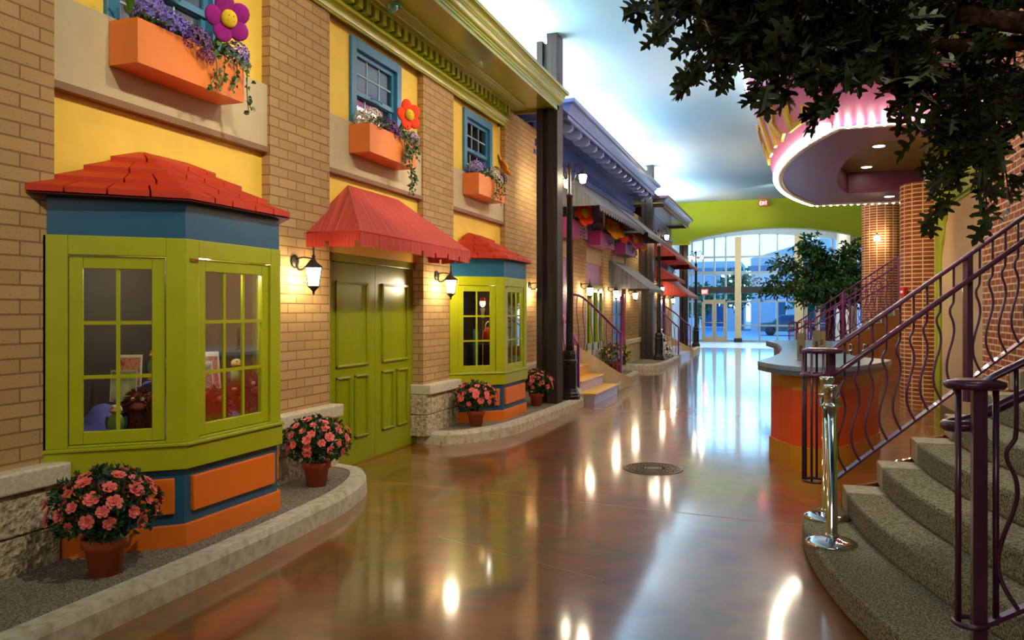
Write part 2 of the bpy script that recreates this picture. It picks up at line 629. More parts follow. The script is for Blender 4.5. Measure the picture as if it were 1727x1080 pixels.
# chartreuse bulkhead across the end of the street with a shallow arch
LIME = P('yellow green wall paint', 'A9B408', 0.7, 0.03, scale=1.5)
ap = [(-7, ZC + 0.6), (-7, 4.28), (-3.55, 4.28), (-3.55, 4.42)]
for i in range(25):
    t = i / 24
    x = -3.55 + 6.2 * t
    ap.append((x, 4.42 + 0.42 * math.sin(PI * t) ** 0.8))
ap += [(2.65, 4.0), (5.2, 4.0), (5.2, ZC + 0.6)]
build(M().ext([(x, 32.4, z) for x, z in ap], (0, 0.5, 0)), 'wall_end', LIME, kind='structure', label='yellow green bulkhead wall with a shallow arch')
build(M().box(-7, 5.2, 32.3, 42.0, ZC + 0.6, ZC + 0.75), 'ceiling', P('grey blue soffit', '8FA6B4', 0.8), kind='structure')
build(M().box(2.46, 2.7, 32.9, 41.6, 0, ZC + 0.6), 'wall_right', P('pale cream wall', 'CFC6AE', 0.8), kind='structure')
build(M().box(-7.2, -5.0, 32.9, 41.6, 0, ZC + 0.6), 'wall_left', P('pale blue wall', '9DB4C4', 0.8), kind='structure')


# ---- sidewalks: carpeted top inside a concrete curb
def sidewalk(outer, inner_back, z=0.15, w=0.15, carpet=True, lab=None):
    """outer: the curb's street edge from near to far; inner_back: x of the building side"""
    pts = [Vector((x, y, 0)) for x, y in outer]
    inn = []
    for i, p in enumerate(pts):
        a = pts[max(i - 1, 0)]; b = pts[min(i + 1, len(pts) - 1)]
        t = (b - a).normalized()
        inn.append(p + Vector((-t.y, t.x, 0)) * w)
    cb = M()
    n = len(pts)
    rings = []
    for p, q in zip(pts, inn):
        d = (q - p)
        rings.append([p, p + Vector((0, 0, z * 0.75)) + d * 0.06, p + d * 0.2 + Vector((0, 0, z)), q + Vector((0, 0, z)), q])
    cb.rings(rings, False, True, True)
    build(cb, 'curb', CRB, kind='structure', label=lab or 'pale concrete curb edging the carpeted walk')
    cp = M()
    poly = [(p.x, p.y) for p in inn] + [(inner_back, inn[-1].y), (inner_back, inn[0].y)]
    cp.prism(poly, 0, z - 0.008)
    return cp


o1 = [(-3.18, -5.0), (-3.18, 1.0), (-3.18, 3.8)] + [tuple(p[:2]) for p in curve_pts([(-3.19, 4.2, 0), (-3.23, 4.9, 0), (-3.28, 5.5, 0), (-3.42, 6.05, 0), (-3.64, 6.42, 0), (-3.95, 6.56, 0), (-4.25, 6.58, 0)], 5)]
build(sidewalk(o1, -4.3), 'sidewalk', CPT, kind='structure', label='near walk of grey flecked carpet below the first bay window')
o2 = [tuple(p[:2]) for p in curve_pts([(-4.30, 8.62, 0), (-3.95, 8.58, 0), (-3.68, 8.68, 0), (-3.45, 9.0, 0), (-3.30, 9.45, 0), (-3.22, 10.1, 0), (-3.18, 11.0, 0), (-3.13, 12.3, 0), (-3.13, 12.75, 0), (-3.2, 12.93, 0), (-3.4, 12.97, 0)], 5)]
build(sidewalk(o2, -4.3), 'sidewalk', CPT, kind='structure', label='walk of grey flecked carpet below the second bay window')
o3 = [tuple(p[:2]) for p in curve_pts([(-3.1, 15.6, 0), (-3.14, 16.6, 0), (-3.2, 17.6, 0), (-3.22, 18.6, 0), (-3.3, 19.0, 0), (-3.6, 19.2, 0), (-4.1, 19.4, 0)], 4)]
build(sidewalk(o3, -4.3), 'sidewalk', CPT, kind='structure', label='short walk beyond the yellow steps')
o4 = [tuple(p[:2]) for p in curve_pts([(-4.15, 21.2, 0), (-3.75, 21.2, 0), (-3.4, 21.3, 0), (-3.15, 21.8, 0), (-3.07, 22.8, 0), (-3.07, 24.8, 0), (-3.15, 25.6, 0), (-3.4, 25.9, 0)], 4)]
build(sidewalk(o4, -4.3), 'sidewalk', CPT, kind='structure', label='walk of grey carpet around the second street lamp')
o5 = [tuple(p[:2]) for p in curve_pts([(-3.15, 28.5, 0), (-3.1, 30.5, 0), (-3.15, 32.6, 0), (-3.3, 33.5, 0), (-3.8, 34.0, 0), (-4.6, 34.1, 0)], 4)]
build(sidewalk(o5, -5.0), 'sidewalk', CPT, kind='structure', label='last walk before the entrance tiles')

# ================================================================ FIRST STREET FRONT (tan brick, yellow panels)
XB, XY, XN = -4.06, -4.14, -4.085
wl1 = struct('wall_left', (XB, 8, 0), 'tan brick and yellow street front')
piers = [(-5.0, 3.52), (5.585, 6.507), (8.566, 9.48), (11.50, 13.25)]
for a, b_ in piers:
    build(M().box(-4.5, XB, a, b_, 0.6 if b_ < 13 else 0.6, 4.75), 'brick_pier', TBR, wl1)
for (a, b_) in ((3.50, 5.60), (6.50, 8.58), (9.47, 11.52)):
    z0 = 1.98 if a < 6 or a > 9 else 2.17
    pn = M().box(-4.4, XY, a, b_, z0, 2.94)
    wc = {3.50: 4.50, 6.50: 7.54, 9.47: 10.52}[a]
    pn.box(-4.4, XY, a, wc - 0.50, 3.49, 4.52).box(-4.4, XY, wc + 0.50, b_, 3.49, 4.52).box(-4.4, XY, wc - 0.50, wc + 0.50, 4.33, 4.52)
    build(pn, 'yellow_panel', YEL, wl1)
    bd = M().box(-4.4, XN, a, b_, 2.97, 3.49)
    build(bd, 'beige_band', BEI, wl1)
    tr = M().box(-4.3, XN + 0.012, a, b_, 2.925, 2.97)
    tr.box(-4.3, XN + 0.02, a, b_, 4.50, 4.56)
    build(tr, 'ledge', BRN, wl1)
# stone bases with cut caps
for (a, b_) in ((-5.0, 3.50), (5.585, 6.53), (8.50, 9.50), (11.46, 13.25)):
    st = M()
    rnd = random.Random(int(a * 10) + 50)
    y = a
    for k, (z0, z1) in enumerate(((0.10, 0.355), (0.36, 0.60))):
        y = a
        while y < b_ - 0.01:
            w = min(rnd.choice((0.42, 0.55, 0.7)), b_ - y)
            if b_ - (y + w) < 0.2:
                w = b_ - y
            dx = rnd.uniform(0, 0.02)
            st.box(-4.3, -3.985 + dx, y + 0.003, y + w - 0.003, z0, z1)
            y += w
    build(st, 'stone_base', STN, wl1, bev=0.012)
    build(M().box(-4.3, -3.935, a - 0.0, b_ + 0.03, 0.60, 0.715), 'stone_cap', CAP, wl1, bev=0.012)


# ---- cornice swept along the front
def cornice(name, prof, y0, y1, mat, parent, retn=True, xw=-4.2):
    """profile of (x, z); the far end is mitred and returned to the wall"""
    m = M()
    ring0 = [(x, y0, z) for x, z in prof]
    xm = prof[0][0]
    ring1 = [(x, y1 + (x - xm), z) for x, z in prof]
    m.rings([ring0, ring1], False, False, False)
    if retn:
        ring2 = [(xw - 0.6, y1 + (x - xm), z) for x, z in prof]
        m.rings([ring1, ring2], False, False, False)
    ob = build(m, name, mat, parent)
    s = ob.modifiers.new('thick', 'SOLIDIFY'); s.thickness = 0.012; s.offset = 1
    return ob


def quarter(x0, z0, x1, z1, n=5, concave=True):
    """points of a cove / ovolo from (x0,z0) to (x1,z1)"""
    out = []
    for i in range(n + 1):
        a = PI / 2 * i / n
        if concave:
            out.append((x0 + (x1 - x0) * (1 - math.cos(a)), z0 + (z1 - z0) * math.sin(a)))
        else:
            out.append((x0 + (x1 - x0) * math.sin(a), z0 + (z1 - z0) * (1 - math.cos(a))))
    return out


c1 = thing('cornice', 'glossy chartreuse cornice with dentils along the tan brick front', 'cornice', (-3.8, 3, 4.4))
bot = [(-4.05, 4.42), (-4.03, 4.42), (-4.03, 4.435)] + quarter(-4.02, 4.44, -3.965, 4.50) + [(-3.955, 4.505), (-3.955, 4.53), (-3.985, 4.535), (-3.985, 4.55), (-3.995, 4.56), (-3.995, 4.70)]
Y1E = 11.36
cornice('architrave_molding', bot, -5.0, Y1E, CORN, c1)
bed = [(-3.985, 4.69), (-3.905, 4.69), (-3.905, 4.705)] + quarter(-3.85, 4.705, -3.77, 4.76) + [(-3.76, 4.765), (-3.76, 4.785)]
cornice('bed_molding', bed, -5.0, Y1E, CORN, c1)
sof = [(-3.80, 4.78), (-3.33, 4.78)]
cornice('soffit', sof, -5.0, Y1E + 0.2, CORN, c1)
crown = [(-3.36, 4.78), (-3.36, 4.735), (-3.33, 4.735), (-3.33, 4.82), (-3.318, 4.83), (-3.318, 4.845)] + quarter(-3.31, 4.85, -3.27, 4.91, 5, False) + [(-3.262, 4.915), (-3.262, 4.935)] + quarter(-3.255, 4.94, -3.205, 5.0) + [(-3.195, 5.0), (-3.195, 5.045), (-3.4, 5.05), (-3.9, 5.05)]
cornice('crown_molding', crown, -5.0, Y1E + 0.58, CORN, c1)
dn = M()
y = 3.0
while y < Y1E + 0.05:
    dn.box(-3.99, -3.915, y, y + 0.085, 4.575, 4.69)
    y += 0.165
build(dn, 'dentil_course', CORN, c1)
build(M().box(-7.0, -3.3, -5.0, 12.0, 4.95, 5.03), 'roof_deck', P('grey roof deck', '8C9094', 0.9), c1)
for (a, b_) in ((-5.0, 3.6), (5.5, 9.6), (11.4, 13.3)):
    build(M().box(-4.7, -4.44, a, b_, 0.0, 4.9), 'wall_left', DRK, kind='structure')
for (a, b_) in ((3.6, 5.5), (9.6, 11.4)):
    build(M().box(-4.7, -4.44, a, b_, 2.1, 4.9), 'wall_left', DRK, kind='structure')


# ---- upper windows (blue sash windows)
def sash_window(n, yc, mat, lab, x=-4.14, z0=3.40, z1=4.385, hw=0.55):
    r = struct('window_%d' % n, (x, yc, z0), lab)
    w = 0.105
    fr = M()
    fr.box(x - 0.06, x + 0.035, yc - hw, yc - hw + w, z0, z1)
    fr.box(x - 0.06, x + 0.035, yc + hw - w, yc + hw, z0, z1)
    fr.box(x - 0.06, x + 0.035, yc - hw + w, yc + hw - w, z1 - w, z1)
    fr.box(x - 0.06, x + 0.035, yc - hw + w, yc + hw - w, z0, z0 + w * 0.7)
    build(fr, 'window_frame', mat, r, bev=0.004)
    a, b_ = yc - hw + w, yc + hw - w
    zt, zb = z1 - w, z0 + 0.07
    zm = zb + (zt - zb) * 0.44
    for nm, (p, q, xo) in (('upper_sash', (zm, zt, x - 0.03)), ('lower_sash', (zb, zm + 0.04, x - 0.055))):
        s = M()
        t = 0.05
        s.box(xo - 0.02, xo + 0.018, a, a + t, p, q); s.box(xo - 0.02, xo + 0.018, b_ - t, b_, p, q)
        s.box(xo - 0.02, xo + 0.018, a + t, b_ - t, q - t, q); s.box(xo - 0.02, xo + 0.018, a + t, b_ - t, p, p + t)
        so = build(s, nm, mat, r)
        g = M().box(xo - 0.006, xo - 0.002, a + t, b_ - t, p + t, q - t)
        build(g, 'pane', glass('upper window glass', (0.8, 0.84, 0.88), 0.25), so)
        mu = M()
        for k in (1, 2):
            yy = a + t + (b_ - a - 2 * t) * k / 3
            mu.box(xo - 0.008, xo + 0.004, yy - 0.008, yy + 0.008, p + t, q - t)
        zz = (p + q) / 2
        mu.box(xo - 0.008, xo + 0.004, a + t, b_ - t, zz - 0.008, zz + 0.008)
        build(mu, 'glazing_bars', P('pale blue bar', '9DB9C4', 0.5), so)
    build(M().tube([(x + 0.01, yc - 0.12, zm + 0.02), (x + 0.03, yc - 0.08, zm + 0.025), (x + 0.03, yc + 0.08, zm + 0.025), (x + 0.01, yc + 0.12, zm + 0.02)], 0.008), 'sash_lift', mat, r)
    build(M().box(x - 0.16, x - 0.12, a - 0.05, b_ + 0.05, z0, z1), 'blind', P('grey blind', '8E8B84', 0.8), r)
    return r


sash_window(1, 4.50, WBLU, 'steel blue sash window behind the box with the purple plush flower')
sash_window(2, 7.54, WBLU, 'steel blue sash window behind the box with the red plush flower')
sash_window(3, 10.52, WBLU, 'steel blue sash window behind the box with the orange plush flower')

# ---- green double doors under the awning
d1 = struct('door_1', (-4.2, 7.64, 0), 'olive green panelled double doors')
fr = M()
fr.box(-4.40, -4.165, 6.44, 6.70, 0, 2.18); fr.box(-4.40, -4.165, 8.58, 8.66, 0, 2.18); fr.box(-4.40, -4.165, 6.44, 8.66, 2.09, 2.18)
build(fr, 'door_frame', DGRN, d1, bev=0.004)
build(M().box(-4.30, -4.14, 8.655, 8.675, 0, 2.30).box(-4.4, -4.16, 6.4, 8.7, 2.18, 2.36), 'yellow_reveal', YEL, d1)
for (a, b_) in ((6.70, 7.637), (7.643, 8.58)):
    lf = build(M().box(-4.26, -4.2, a, b_, 0.006, 2.085), 'door_leaf', DGRN, d1, bev=0.003)
    mol = M()
    w = b_ - a

    def mold(y0, y1, z0, z1):
        for (p, q, r_, s_) in ((y0, y0 + 0.03, z0, z1), (y1 - 0.03, y1, z0, z1), (y0, y1, z0, z0 + 0.03), (y0, y1, z1 - 0.03, z1)):
            mol.box(-4.2, -4.182, p, q, r_, s_)
            mol.box(-4.19, -4.174, p + 0.009, q - 0.009, r_ + 0.009, s_ - 0.009)
    mold(a + 0.14, b_ - 0.16, 1.02, 1.90)
    mold(a + 0.14, a + 0.42, 0.27, 0.93)
    mold(b_ - 0.44, b_ - 0.16, 0.27, 0.93)
    build(mol, 'panel_molding', DGRN, lf, bev=0.004)
for z in (0.35, 1.78):
    build(M().tube([(-4.175, 8.585, z), (-4.175, 8.585, z + 0.11)], 0.012), 'hinge', CHR, d1)
build(M().box(-4.30, -4.16, 6.70, 8.58, 0.0, 0.012), 'threshold', BRS, d1)


# ---- hipped canvas awning with a cut valance
def awning(label, y0, y1, ty0, ty1, ze, zt, xe, xt, mat, frm, val=0.13, notches=8, cat='awning', name='door_awning', group=None):
    t = thing(name, label, cat, (xt, (y0 + y1) / 2, ze), group=group)
    m = M(); uv = []
    a, b_, c_, d_ = (xe, y0, ze), (xe, y1, ze), (xt, ty1, zt), (xt, ty0, zt)
    N = 26
    rr = []
    for k in range(N + 1):
        f = k / N
        rr.append([(xe, y0 + (y1 - y0) * f, ze), (xt, ty0 + (ty1 - ty0) * f, zt)])
        uv += [(f * 2, 0), (f * 2, 1)]
    m.rings(rr, False, False, False)
    for (p, q, s) in (((xt, y0, ze), a, d_), (b_, (xt, y1, ze), c_)):
        o = len(m.v)
        m.add([p, q, s], [(0, 1, 2)])
        uv += [(0.0, 0), (0.5, 0), (0.25, 1)]
    ob = build(m, 'canopy_canvas', mat, t, uv=uv)
    so = ob.modifiers.new('thick', 'SOLIDIFY'); so.thickness = 0.008
    # valance: front and both sides with square notches
    v = M(); uvv = []

    def strip(p, q, n):
        p, q = Vector(p), Vector(q)
        for k in range(n):
            f0, f1 = k / n, (k + 1) / n
            g = 0.86
            for (s0, s1, dz) in ((f0, f0 + (f1 - f0) * g, val), (f0 + (f1 - f0) * g, f1, val * 0.62)):
                A, B = p.lerp(q, s0), p.lerp(q, s1)
                wav = 0.012 * math.sin(k * 2.1)
                v.add([A, B, B - Vector((0, 0, dz + wav)), A - Vector((0, 0, dz))], [(0, 1, 2, 3)])
                uvv.extend([(s0 * 2, 0), (s1 * 2, 0), (s1 * 2, 0.3), (s0 * 2, 0.3)])
    strip((xe, y0, ze), (xe, y1, ze), notches)
    strip((xt, y0, ze), (xe, y0, ze), 2)
    strip((xe, y1, ze), (xt, y1, ze), 3)
    ob = build(v, 'valance', mat, t, uv=uvv)
    so = ob.modifiers.new('thick', 'SOLIDIFY'); so.thickness = 0.006
    f = M()
    f.tube([(xt, y0, ze), (xe + 0.0, y0, ze), (xe, y1, ze), (xt, y1, ze)], 0.009)
    build(f, 'piping', frm, t)
    return t


awning('red striped canvas awning over the green double doors', 6.12, 8.72, 6.93, 8.02, 2.30, 2.85, -3.52, -4.12, AWR, RED)


# ---- bay windows
def bay(yc, label, front=0.97, y_sh=0.0):
    t = thing('bay_window', label, 'bay window', (XB, yc, 0.15))
    h = front / 2
    XF = -3.49
    dp = XF - XB

    def outline(o=0.0, xback=None):
        """plan of the bay grown by o"""
        k = o * 0.414
        xb = XB if xback is None else xback
        return [(xb, yc - h - (XF + o - xb) * 0.88 - k * 0.0), (XF + o, yc - h - k), (XF + o, yc + h + k), (xb, yc + h + (XF + o - xb) * 0.88)]
    build(M().prism(outline(0.0), 0.10, 0.276), 'plinth', ORG, t, bev=0.004)
    build(M().prism(outline(-0.025), 0.27, 0.63), 'base_wall', BLU, t)
    build(M().prism(outline(0.012), 0.62, 0.765), 'sill_board', GRN, t, bev=0.004)
    build(M().prism(outline(0.028), 0.765, 0.785), 'sill_nosing', GRN, t, bev=0.004)
    build(M().prism(outline(-0.01), 2.04, 2.275), 'frieze_band', BLU, t, bev=0.003)
    # floor and lid of the display box, dark back
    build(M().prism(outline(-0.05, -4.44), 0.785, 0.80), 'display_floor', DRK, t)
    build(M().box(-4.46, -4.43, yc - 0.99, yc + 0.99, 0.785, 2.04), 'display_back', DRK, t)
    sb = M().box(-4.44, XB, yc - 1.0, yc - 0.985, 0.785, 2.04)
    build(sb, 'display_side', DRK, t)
    build(M().box(-4.44, XB, yc + 0.985, yc + 1.0, 0.785, 2.04), 'display_side', TBRD, t)  # tan colour stands in for the reflection in the front panes
    pl = outline(0.0)
    # three faces: left splay, front, right splay
    for fi, (A, B, cols) in enumerate(((pl[0], pl[1], 2), (pl[1], pl[2], 3), (pl[2], pl[3], 2))):
        A, B = Vector((A[0], A[1], 0)), Vector((B[0], B[1], 0))
        L = (B - A).length
        T = (B - A).normalized(); Nn = Vector((T.y, -T.x, 0))
        if Nn.x < 0:
            Nn = -Nn

        def bx(m, s0, s1, z0, z1, n0, n1):
            c = A + T * (s0 + s1) / 2 + Nn * (n0 + n1) / 2 + Vector((0, 0, (z0 + z1) / 2))
            m.obox(c, T * (s1 - s0) / 2, Nn * (n1 - n0) / 2, (0, 0, (z1 - z0) / 2))
        cas = M()
        st = 0.115 if fi == 1 else 0.115
        lo, hi = 0.785, 2.045
        bx(cas, 0, st, lo, hi, -0.05, 0); bx(cas, L - st, L, lo, hi, -0.05, 0)
        bx(cas, st, L - st, hi - 0.115, hi, -0.05, 0); bx(cas, st, L - st, lo, lo + 0.015, -0.05, 0)
        build(cas, 'casing', GRN, t, bev=0.004)
        sa = M()
        s0, s1, z0, z1 = st + 0.004, L - st - 0.004, lo + 0.018, hi - 0.12
        k = 0.075
        bx(sa, s0, s0 + k, z0, z1, -0.055, -0.018); bx(sa, s1 - k, s1, z0, z1, -0.055, -0.018)
        bx(sa, s0 + k, s1 - k, z1 - k, z1, -0.055, -0.018); bx(sa, s0 + k, s1 - k, z0, z0 + k, -0.055, -0.018)
        so = build(sa, 'sash', GRN, t, bev=0.004)
        mu = M()
        for q in range(1, cols):
            c = s0 + k + (s1 - s0 - 2 * k) * q / cols
            bx(mu, c - 0.011, c + 0.011, z0 + k, z1 - k, -0.042, -0.026)
        for q in (1, 2):
            c = z0 + k + (z1 - z0 - 2 * k) * q / 3
            bx(mu, s0 + k, s1 - k, c - 0.011, c + 0.011, -0.041, -0.027)
        build(mu, 'glazing_bars', GRN, so)
        g = M(); bx(g, s0 + k, s1 - k, z0 + k, z1 - k, -0.036, -0.032)
        build(g, 'pane', GLD, so)
        pn = M()
        bx(pn, 0.065, L - 0.065, 0.345, 0.565, -0.03, 0.002)
        build(pn, 'raised_panel', ORG, t, bev=0.006)
    if True:
        build(M().box(-3.49 - 0.02, -3.482, yc - h + 0.03, yc - h + 0.10, 1.905, 1.925), 'latch', BRS, t)
    # shingled hip roof: stepped courses of flat shingles
    e = 0.06
    eave = [(XB + 0.005, yc - h - 0.57 - e), (XF + e, yc - h - 0.03), (XF + e, yc + h + 0.03), (XB + 0.005, yc + h + 0.57 + e)]
    top = [(-4.125, yc - 0.22), (-4.09, yc - 0.20), (-4.09, yc + 0.20), (-4.125, yc + 0.22)]
    zt, ze = 2.67, 2.285
    rf = M()
    NC = 4
    rnd = random.Random(int(yc * 7))

    def at(i, f, z):
        a, b_ = Vector((eave[i][0], eave[i][1], ze)), Vector((top[i][0], top[i][1], zt))
        return a.lerp(b_, f)
    for c in range(NC):
        f0, f1 = c / NC - (0.03 if c else 0.0), min(1.0, (c + 1) / NC + 0.02)
        lift = Vector((0, 0, 0.034))
        for face in range(3):
            p0, p1 = at(face, f0, 0), at(face + 1, f0, 0)
            q0, q1 = at(face, f1, 0), at(face + 1, f1, 0)
            nsh = max(2, int((p1 - p0).length / 0.2 + 0.5))
            cuts = [0] + [(k + rnd.uniform(-0.14, 0.14) + (0.5 if c % 2 else 0)) / nsh for k in range(1, nsh)] + [1]
            cuts = sorted(min(1, max(0, x)) for x in cuts)
            for u0, u1 in zip(cuts[:-1], cuts[1:]):
                if u1 - u0 < 0.02:
                    continue
                g = 0.006 / max(0.1, (p1 - p0).length)
                a0, a1 = (u0 + g if u0 > 0 else u0), (u1 - g if u1 < 1 else u1)
                A0, A1 = p0.lerp(p1, a0), p0.lerp(p1, a1)
                B0, B1 = q0.lerp(q1, a0), q0.lerp(q1, a1)
                jit = Vector((0, 0, rnd.uniform(0, 0.006)))
                l2 = lift + jit
                rf.add([A0, A1, B1, B0, A0 + l2, A1 + l2, B1 + Vector((0, 0, 0.004)), B0 + Vector((0, 0, 0.004))],
                       [(0, 3, 2, 1), (4, 5, 6, 7), (0, 1, 5, 4), (1, 2, 6, 5), (2, 3, 7, 6), (3, 0, 4, 7)])
    # under deck
    build(rf, 'shingle_roof', RED, t)
    rd = M().rings([[Vector((x, y, ze - 0.012)) for x, y in eave], [Vector((x, y, zt - 0.014)) for x, y in top]], False, True, True)
    build(rd, 'roof_underlay', P('dark red gap shade', '5E1A10', 0.8), t)  # darker red puts the shade of the shingle gaps into the colour
    return t


bay(4.445, 'near lime green bay window with red shingle roof, full of plush birds')
bay(10.34, 'farther lime green bay window with red shingle roof, beside the timber post')


# ---- wall lanterns
def sconce(y, label, x=XB, z=2.03, mat=None):
    t = thing('wall_lantern', label, 'wall lantern', (x, y, z), group=None)
    build(M().lathe([(0.0, 0.0), (0.055, 0.0), (0.06, 0.012), (0.045, 0.026), (0.018, 0.03), (0, 0.03)], (0, 0, 0), 16).moved(Matrix.Translation((x, y, z)) @ Matrix.Rotation(PI / 2, 4, 'Y')), 'backplate', BLKM, t)
    arm = curve_pts([(x + 0.02, y, z - 0.02), (x + 0.05, y, z - 0.07), (x + 0.11, y, z - 0.06), (x + 0.17, y, z + 0.0), (x + 0.2, y, z + 0.01)], 5)
    arm2 = curve_pts([(x + 0.02, y, z + 0.02), (x + 0.1, y, z + 0.035), (x + 0.2, y, z + 0.02)], 5)
    build(M().tube(arm, 0.011).tube(arm2, 0.007), 'bracket_arm', BLKM, t)
    cx = x + 0.2
    build(M().lathe([(0.0, 0.13), (0.006, 0.12), (0.008, 0.06), (0.018, 0.045), (0.015, 0.02), (0.035, -0.01), (0.088, -0.05), (0.088, -0.06), (0.0, -0.055)], (cx, y, z), 6, smooth=False), 'lantern_roof', BLKM, t)
    build(M().lathe([(0.0, -0.062), (0.072, -0.062), (0.047, -0.215), (0.0, -0.215)], (cx, y, z), 6, smooth=False), 'lantern_glass', LIT, t)
    cg = M()
    for k in range(6):
        a = 2 * PI * k / 6
        cg.tube([(cx + 0.078 * math.cos(a), y + 0.078 * math.sin(a), z - 0.055), (cx + 0.052 * math.cos(a), y + 0.052 * math.sin(a), z - 0.22)], 0.0045, 5)
    build(cg, 'cage', BLKM, t)
    build(M().lathe([(0.0, -0.215), (0.056, -0.215), (0.056, -0.225), (0.03, -0.245), (0.012, -0.265), (0.012, -0.28), (0.0, -0.30)], (cx, y, z), 6, smooth=False), 'finial', BLKM, t)
    return t


BLKM = P('bronze lantern metal', '3A332C', 0.45, 0.1, metal=0.4)
sconce(5.93, 'wall lantern on the brick between near bay window and green doors')
sconce(8.93, 'wall lantern on the brick beyond the green doors')
sconce(12.72, 'wall lantern on tan brick, mostly hidden behind the first timber post')

# ---- iridescent glass ball on the cornice
gb = thing('glass_ornament', 'green iridescent glass ball fixed on the chartreuse cornice', 'ornament', (-3.86, 7.32, 4.68))
GBM = P('iridescent glass', '8FD0C8', 0.1, 0.4, scale=30, metal=0.6)
build(M().ball((-3.84, 7.32, 4.78), (0.09, 0.09, 0.09), 18, 12), 'glass_ball', GBM, gb)
build(M().tube([(-3.84 + 0.1 * math.cos(a), 7.32 + 0.1 * math.sin(a), 4.76) for a in [2 * PI * k / 24 for k in range(25)]], 0.012, 8), 'green_rim', P('green ring', '4FAE56', 0.3), gb)

# ---- manhole cover and brass stop on the floor
mh = thing('manhole_cover', 'round cast manhole cover set in the brown concrete floor', 'manhole cover', (-1.24, 8.0, 0))
MHM = P('worn bronze plate', '8A7254', 0.4, 0.15, metal=0.5)
mm = M().lathe([(0, 0.001), (0.30, 0.001), (0.30, 0.006), (0.27, 0.008), (0, 0.008)], (-1.24, 8.0, 0), 40)
build(mm, 'plate', MHM, mh)
rg = M()
for r_ in (0.07, 0.13, 0.18, 0.23, 0.27):
    rg.tube([(-1.24 + r_ * math.cos(2 * PI * k / 40), 8.0 + r_ * math.sin(2 * PI * k / 40), 0.009) for k in range(41)], 0.004, 5, False)
for k in range(24):
    a = 2 * PI * k / 24
    rg.tube([(-1.24 + 0.09 * math.cos(a), 8 + 0.09 * math.sin(a), 0.009), (-1.24 + 0.26 * math.cos(a), 8 + 0.26 * math.sin(a), 0.009)], 0.003, 4)
build(rg, 'raised_rings', P('dark bronze', '54432E', 0.5, metal=0.4), mh)
ds = thing('door_stop', 'tiny brass door stop at the foot of the curb beside the green doors', 'door stop', (-3.80, 8.50, 0))
build(M().lathe([(0, 0), (0.02, 0), (0.02, 0.01), (0.006, 0.014), (0.006, 0.05), (0.012, 0.055), (0, 0.06)], (-3.80, 8.50, 0), 10), 'stem', BRS, ds)
build(M().tube([(-3.80, 8.47, 0.004), (-3.80, 8.50, 0.03), (-3.80, 8.53, 0.004)], 0.004), 'legs', BRS, ds)

# ================================================================ PLANTS
def rotm(v, roll=0.0):
    """matrix turning +Z to v"""
    q = Vector(v).normalized().to_track_quat('Z', 'Y')
    return q.to_matrix() @ Matrix.Rotation(roll, 3, 'Z')


def leaf(m, p, d, L, w, n=None, fold=0.25, curl=0.2):
    """a pointed folded leaf from p along d"""
    d = Vector(d).normalized()
    n = Vector(n) if n is not None else Vector((U(-1, 1), U(-1, 1), U(0.2, 1)))
    s = d.cross(n)
    if s.length < 1e-4:
        s = d.cross(Vector((1, 0, 0)))
    s.normalize(); n = s.cross(d).normalized()
    p = Vector(p)
    a = p + d * L * 0.35 + n * L * curl * 0.3
    b = p + d * L * 0.72 + n * L * curl * 0.25
    e = p + d * L - n * L * curl * 0.2
    up = n * w * fold
    m.add([p, a, b, e, a + s * w / 2 + up, b + s * w * 0.42 + up, a - s * w / 2 + up, b - s * w * 0.42 + up],
          [(0, 1, 4), (1, 2, 5, 4), (2, 3, 5), (0, 6, 1), (1, 6, 7, 2), (2, 7, 3)], False)


def blossom_mesh(m, c, d, r, petals=6, layers=2):
    """an open ruffled bloom facing d"""
    Q = rotm(d, U(0, 6))
    c = Vector(c)
    for l in range(layers):
        rr = r * (1 - 0.38 * l); lift = 0.18 + 0.5 * l
        for k in range(petals):
            a = 2 * PI * (k + 0.5 * l) / petals + U(-0.15, 0.15)
            pts = []
            for (f, wv, h) in ((0.12, 0.12, 0.0), (0.6, 0.42, lift * 0.5), (1.0, 0.30, lift * 0.75), (1.05, 0.0, lift * 0.6), (1.0, -0.30, lift * 0.85), (0.6, -0.42, lift * 0.45), (0.12, -0.12, 0)):
                x = f * math.cos(a) - wv * math.sin(a)
                y = f * math.sin(a) + wv * math.cos(a)
                pts.append(c + Q @ Vector((x * rr, y * rr, h * rr + U(-0.03, 0.03) * rr)))
            m.add(pts, [list(range(7))], True)
    m.ball(c + Q @ Vector((0, 0, 0.1 * r)), r * 0.16, 6, 4)


BMESH = []


